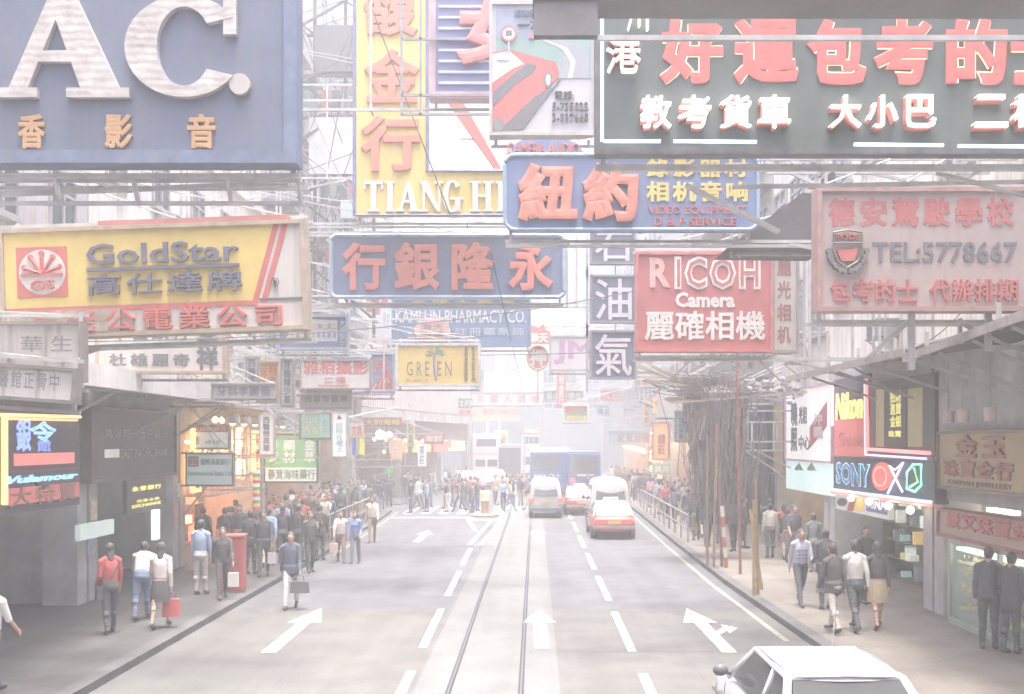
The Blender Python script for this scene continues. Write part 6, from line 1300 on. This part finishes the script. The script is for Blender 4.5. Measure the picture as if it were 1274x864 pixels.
# wall scaffolding between the balconies and the yellow board
g = E('steel_scaffold', 'rusty lattice of steel struts and stay wires in front of the balconied tenement', 'scaffold', (-7.9, 40.5, 0)); mb = MB()
for k in range(7): mb.bar((-.9, -2 + k * .7, 9 + k * 1.9), (2.6, -1.5 + k * .8, 9.4 + k * 1.9), .11)
for k in range(6): mb.bar((-.9, 0, 8.8 + 2.2 * k), (2.2, .5, 10.8 + 2.2 * k), .09); mb.bar((2.3, 0, 8.4 + 2.3 * k), (-.8, .5, 11 + 2.3 * k), .09)
for x in (-.2, 1.0, 2.1): mb.bar((x, .3, 5.6), (x, .3, 23), .12)
mb.build('strut', M((84, 70, 68), .7, .3, 3), g); mb = MB()
for k in range(14): mb.tube([(-.9, rd.uniform(-1, 1), rd.uniform(8, 22)), (rd.uniform(2, 4.5), rd.uniform(-6, 1), rd.uniform(8, 22))], .018, 4)
mb.build('stay_wire', M((84, 80, 82)), g); MB().box(.9, -.3, 12.4, 1.5, .1, 13.1).build('junction_box', M((176, 188, 206), .5), g); MB().box(-.4, .1, 14.2, 1.6, .4, 16.4).build('dark_panel', DARK, g); MB().box(-.2, .15, 18.2, 1.3, .4, 20).build('dark_panel', M((92, 86, 88)), g)
for k in range(3): MB().ball((.9 + .02 * k, -.4, 7.3 + k * .9), .18, 6).build('insulator', M((222, 218, 214), .4), g, smooth=True)
# washing hung out on the balconies
for k, (Z, h, nm) in enumerate(((53, 7.0, 'lowest'), (56.4, 10.3, 'lower'), (59, 13.8, 'middle'), (54, 17.2, 'upper'), (42.5, 10.4, 'nearer low'), (46, 13.9, 'nearer middle'), (44, 17.3, 'nearer high'), (48.6, 7.1, 'nearest'))):
    g = E('washing_pole', nm + ' pole of coloured washing sticking out from the left balconies', 'washing', (-9.2, Z, h)); MB().bar((-.8, 0, 1.2), (2.0, 0, 1.35), .035).build('pole', M((170, 150, 120)), g)
    for j in range(5):
        x = -.1 + j * .42; w, hh = rd.uniform(.26, .38), rd.uniform(.5, 1.0); y = rd.uniform(-.03, .03)
        MB().hexa([(x, y, 1.24 - hh), (x + w, y + .03, 1.24 - hh), (x + w, y + .05, 1.24 - hh), (x, y + .02, 1.24 - hh), (x, -.02, 1.27), (x + w, -.02, 1.28), (x + w, .02, 1.28), (x, .02, 1.27)]).build('garment', M(rd.choice([(222, 220, 216), (120, 140, 180), (190, 90, 84), (80, 76, 84), (206, 186, 150), (130, 150, 130)]), .8), g)
# cables across the street
CB = M((76, 72, 74), .7)
def cable(label, p, q, sag=.6, r=.02):
    pts = [Vector(p).lerp(Vector(q), t / 16) - Vector((0, 0, sag * 4 * (t / 16) * (1 - t / 16))) for t in range(17)]
    o = MB().tube([tuple(x) for x in pts], r, 5).build('overhead_cable', CB); tag(o, label, 'cable')
cable('thin cable slanting down across the front of the yellow goldsmith board', (PX(455, 24), 24, PH(-10, 24)), (PX(560, 24), 24, PH(268, 24)), .02, .014)
cable('black cable sagging below the blue pharmacy board', (-9.9, 38, PH(432, 38)), (8.8, 38, PH(424, 38)), .4)
cable('black cable crossing the street under the white appliance board', (-9.9, 19, PH(425, 19)), (8.8, 30, PH(300, 30)), .8, .012)
cable('tram wire running along the street over the rails', (-.6, 20, PH(640 - 130, 20) + 3), (.6, 110, 7.2), .2, .012)
cable('pair cable slung from the balconied tenement to the navy stack', (-9.9, 52, PH(300, 52)), (3.6, 31, PH(290, 31)), .5, .018)
cable('thin wire below the pinkish board on the cream wall', (8.8, 21, PH(390, 21)), (PX(1130, 17.5), 17.5, PH(436, 17.5)), .1, .012)
# storefront rail over the bank plate
g = E('balcony_rail', 'low dark lattice rail over the entrance beside the bank plate', 'railing', (-9.2, 33.5, 2.2)); mb = MB()
for z in (0, .5): mb.bar((0, -2.6, z), (0, 2.6, z), .05)
for k in range(22): y = -2.6 + 5.2 * k / 21; mb.bar((0, y, 0), (0, y, .5), .025)
mb.bar((0, -2.6, 0), (-.8, -2.6, 0), .05); mb.bar((0, 2.6, 0), (-.8, 2.6, 0), .05); mb.build('lattice', STEEL, g)
# haze box
if HAZE:
    m = bpy.data.materials.new('haze'); m.use_nodes = True; t = m.node_tree; t.nodes.clear()
    o = t.nodes.new('ShaderNodeOutputMaterial'); v = t.nodes.new('ShaderNodeVolumePrincipled'); v.inputs['Color'].default_value = HAZECOL + (1,); v.inputs['Density'].default_value = HAZE; v.inputs['Anisotropy'].default_value = .2
    t.links.new(v.outputs[0], o.inputs['Volume'])
    hz = MB().box(-620, -220, -1, 620, 1520, 31).build('haze', m); hz['kind'] = 'stuff'
for k, v in LABELS.items():
    if len(v) > 1: print('SAME LABEL', k, v)
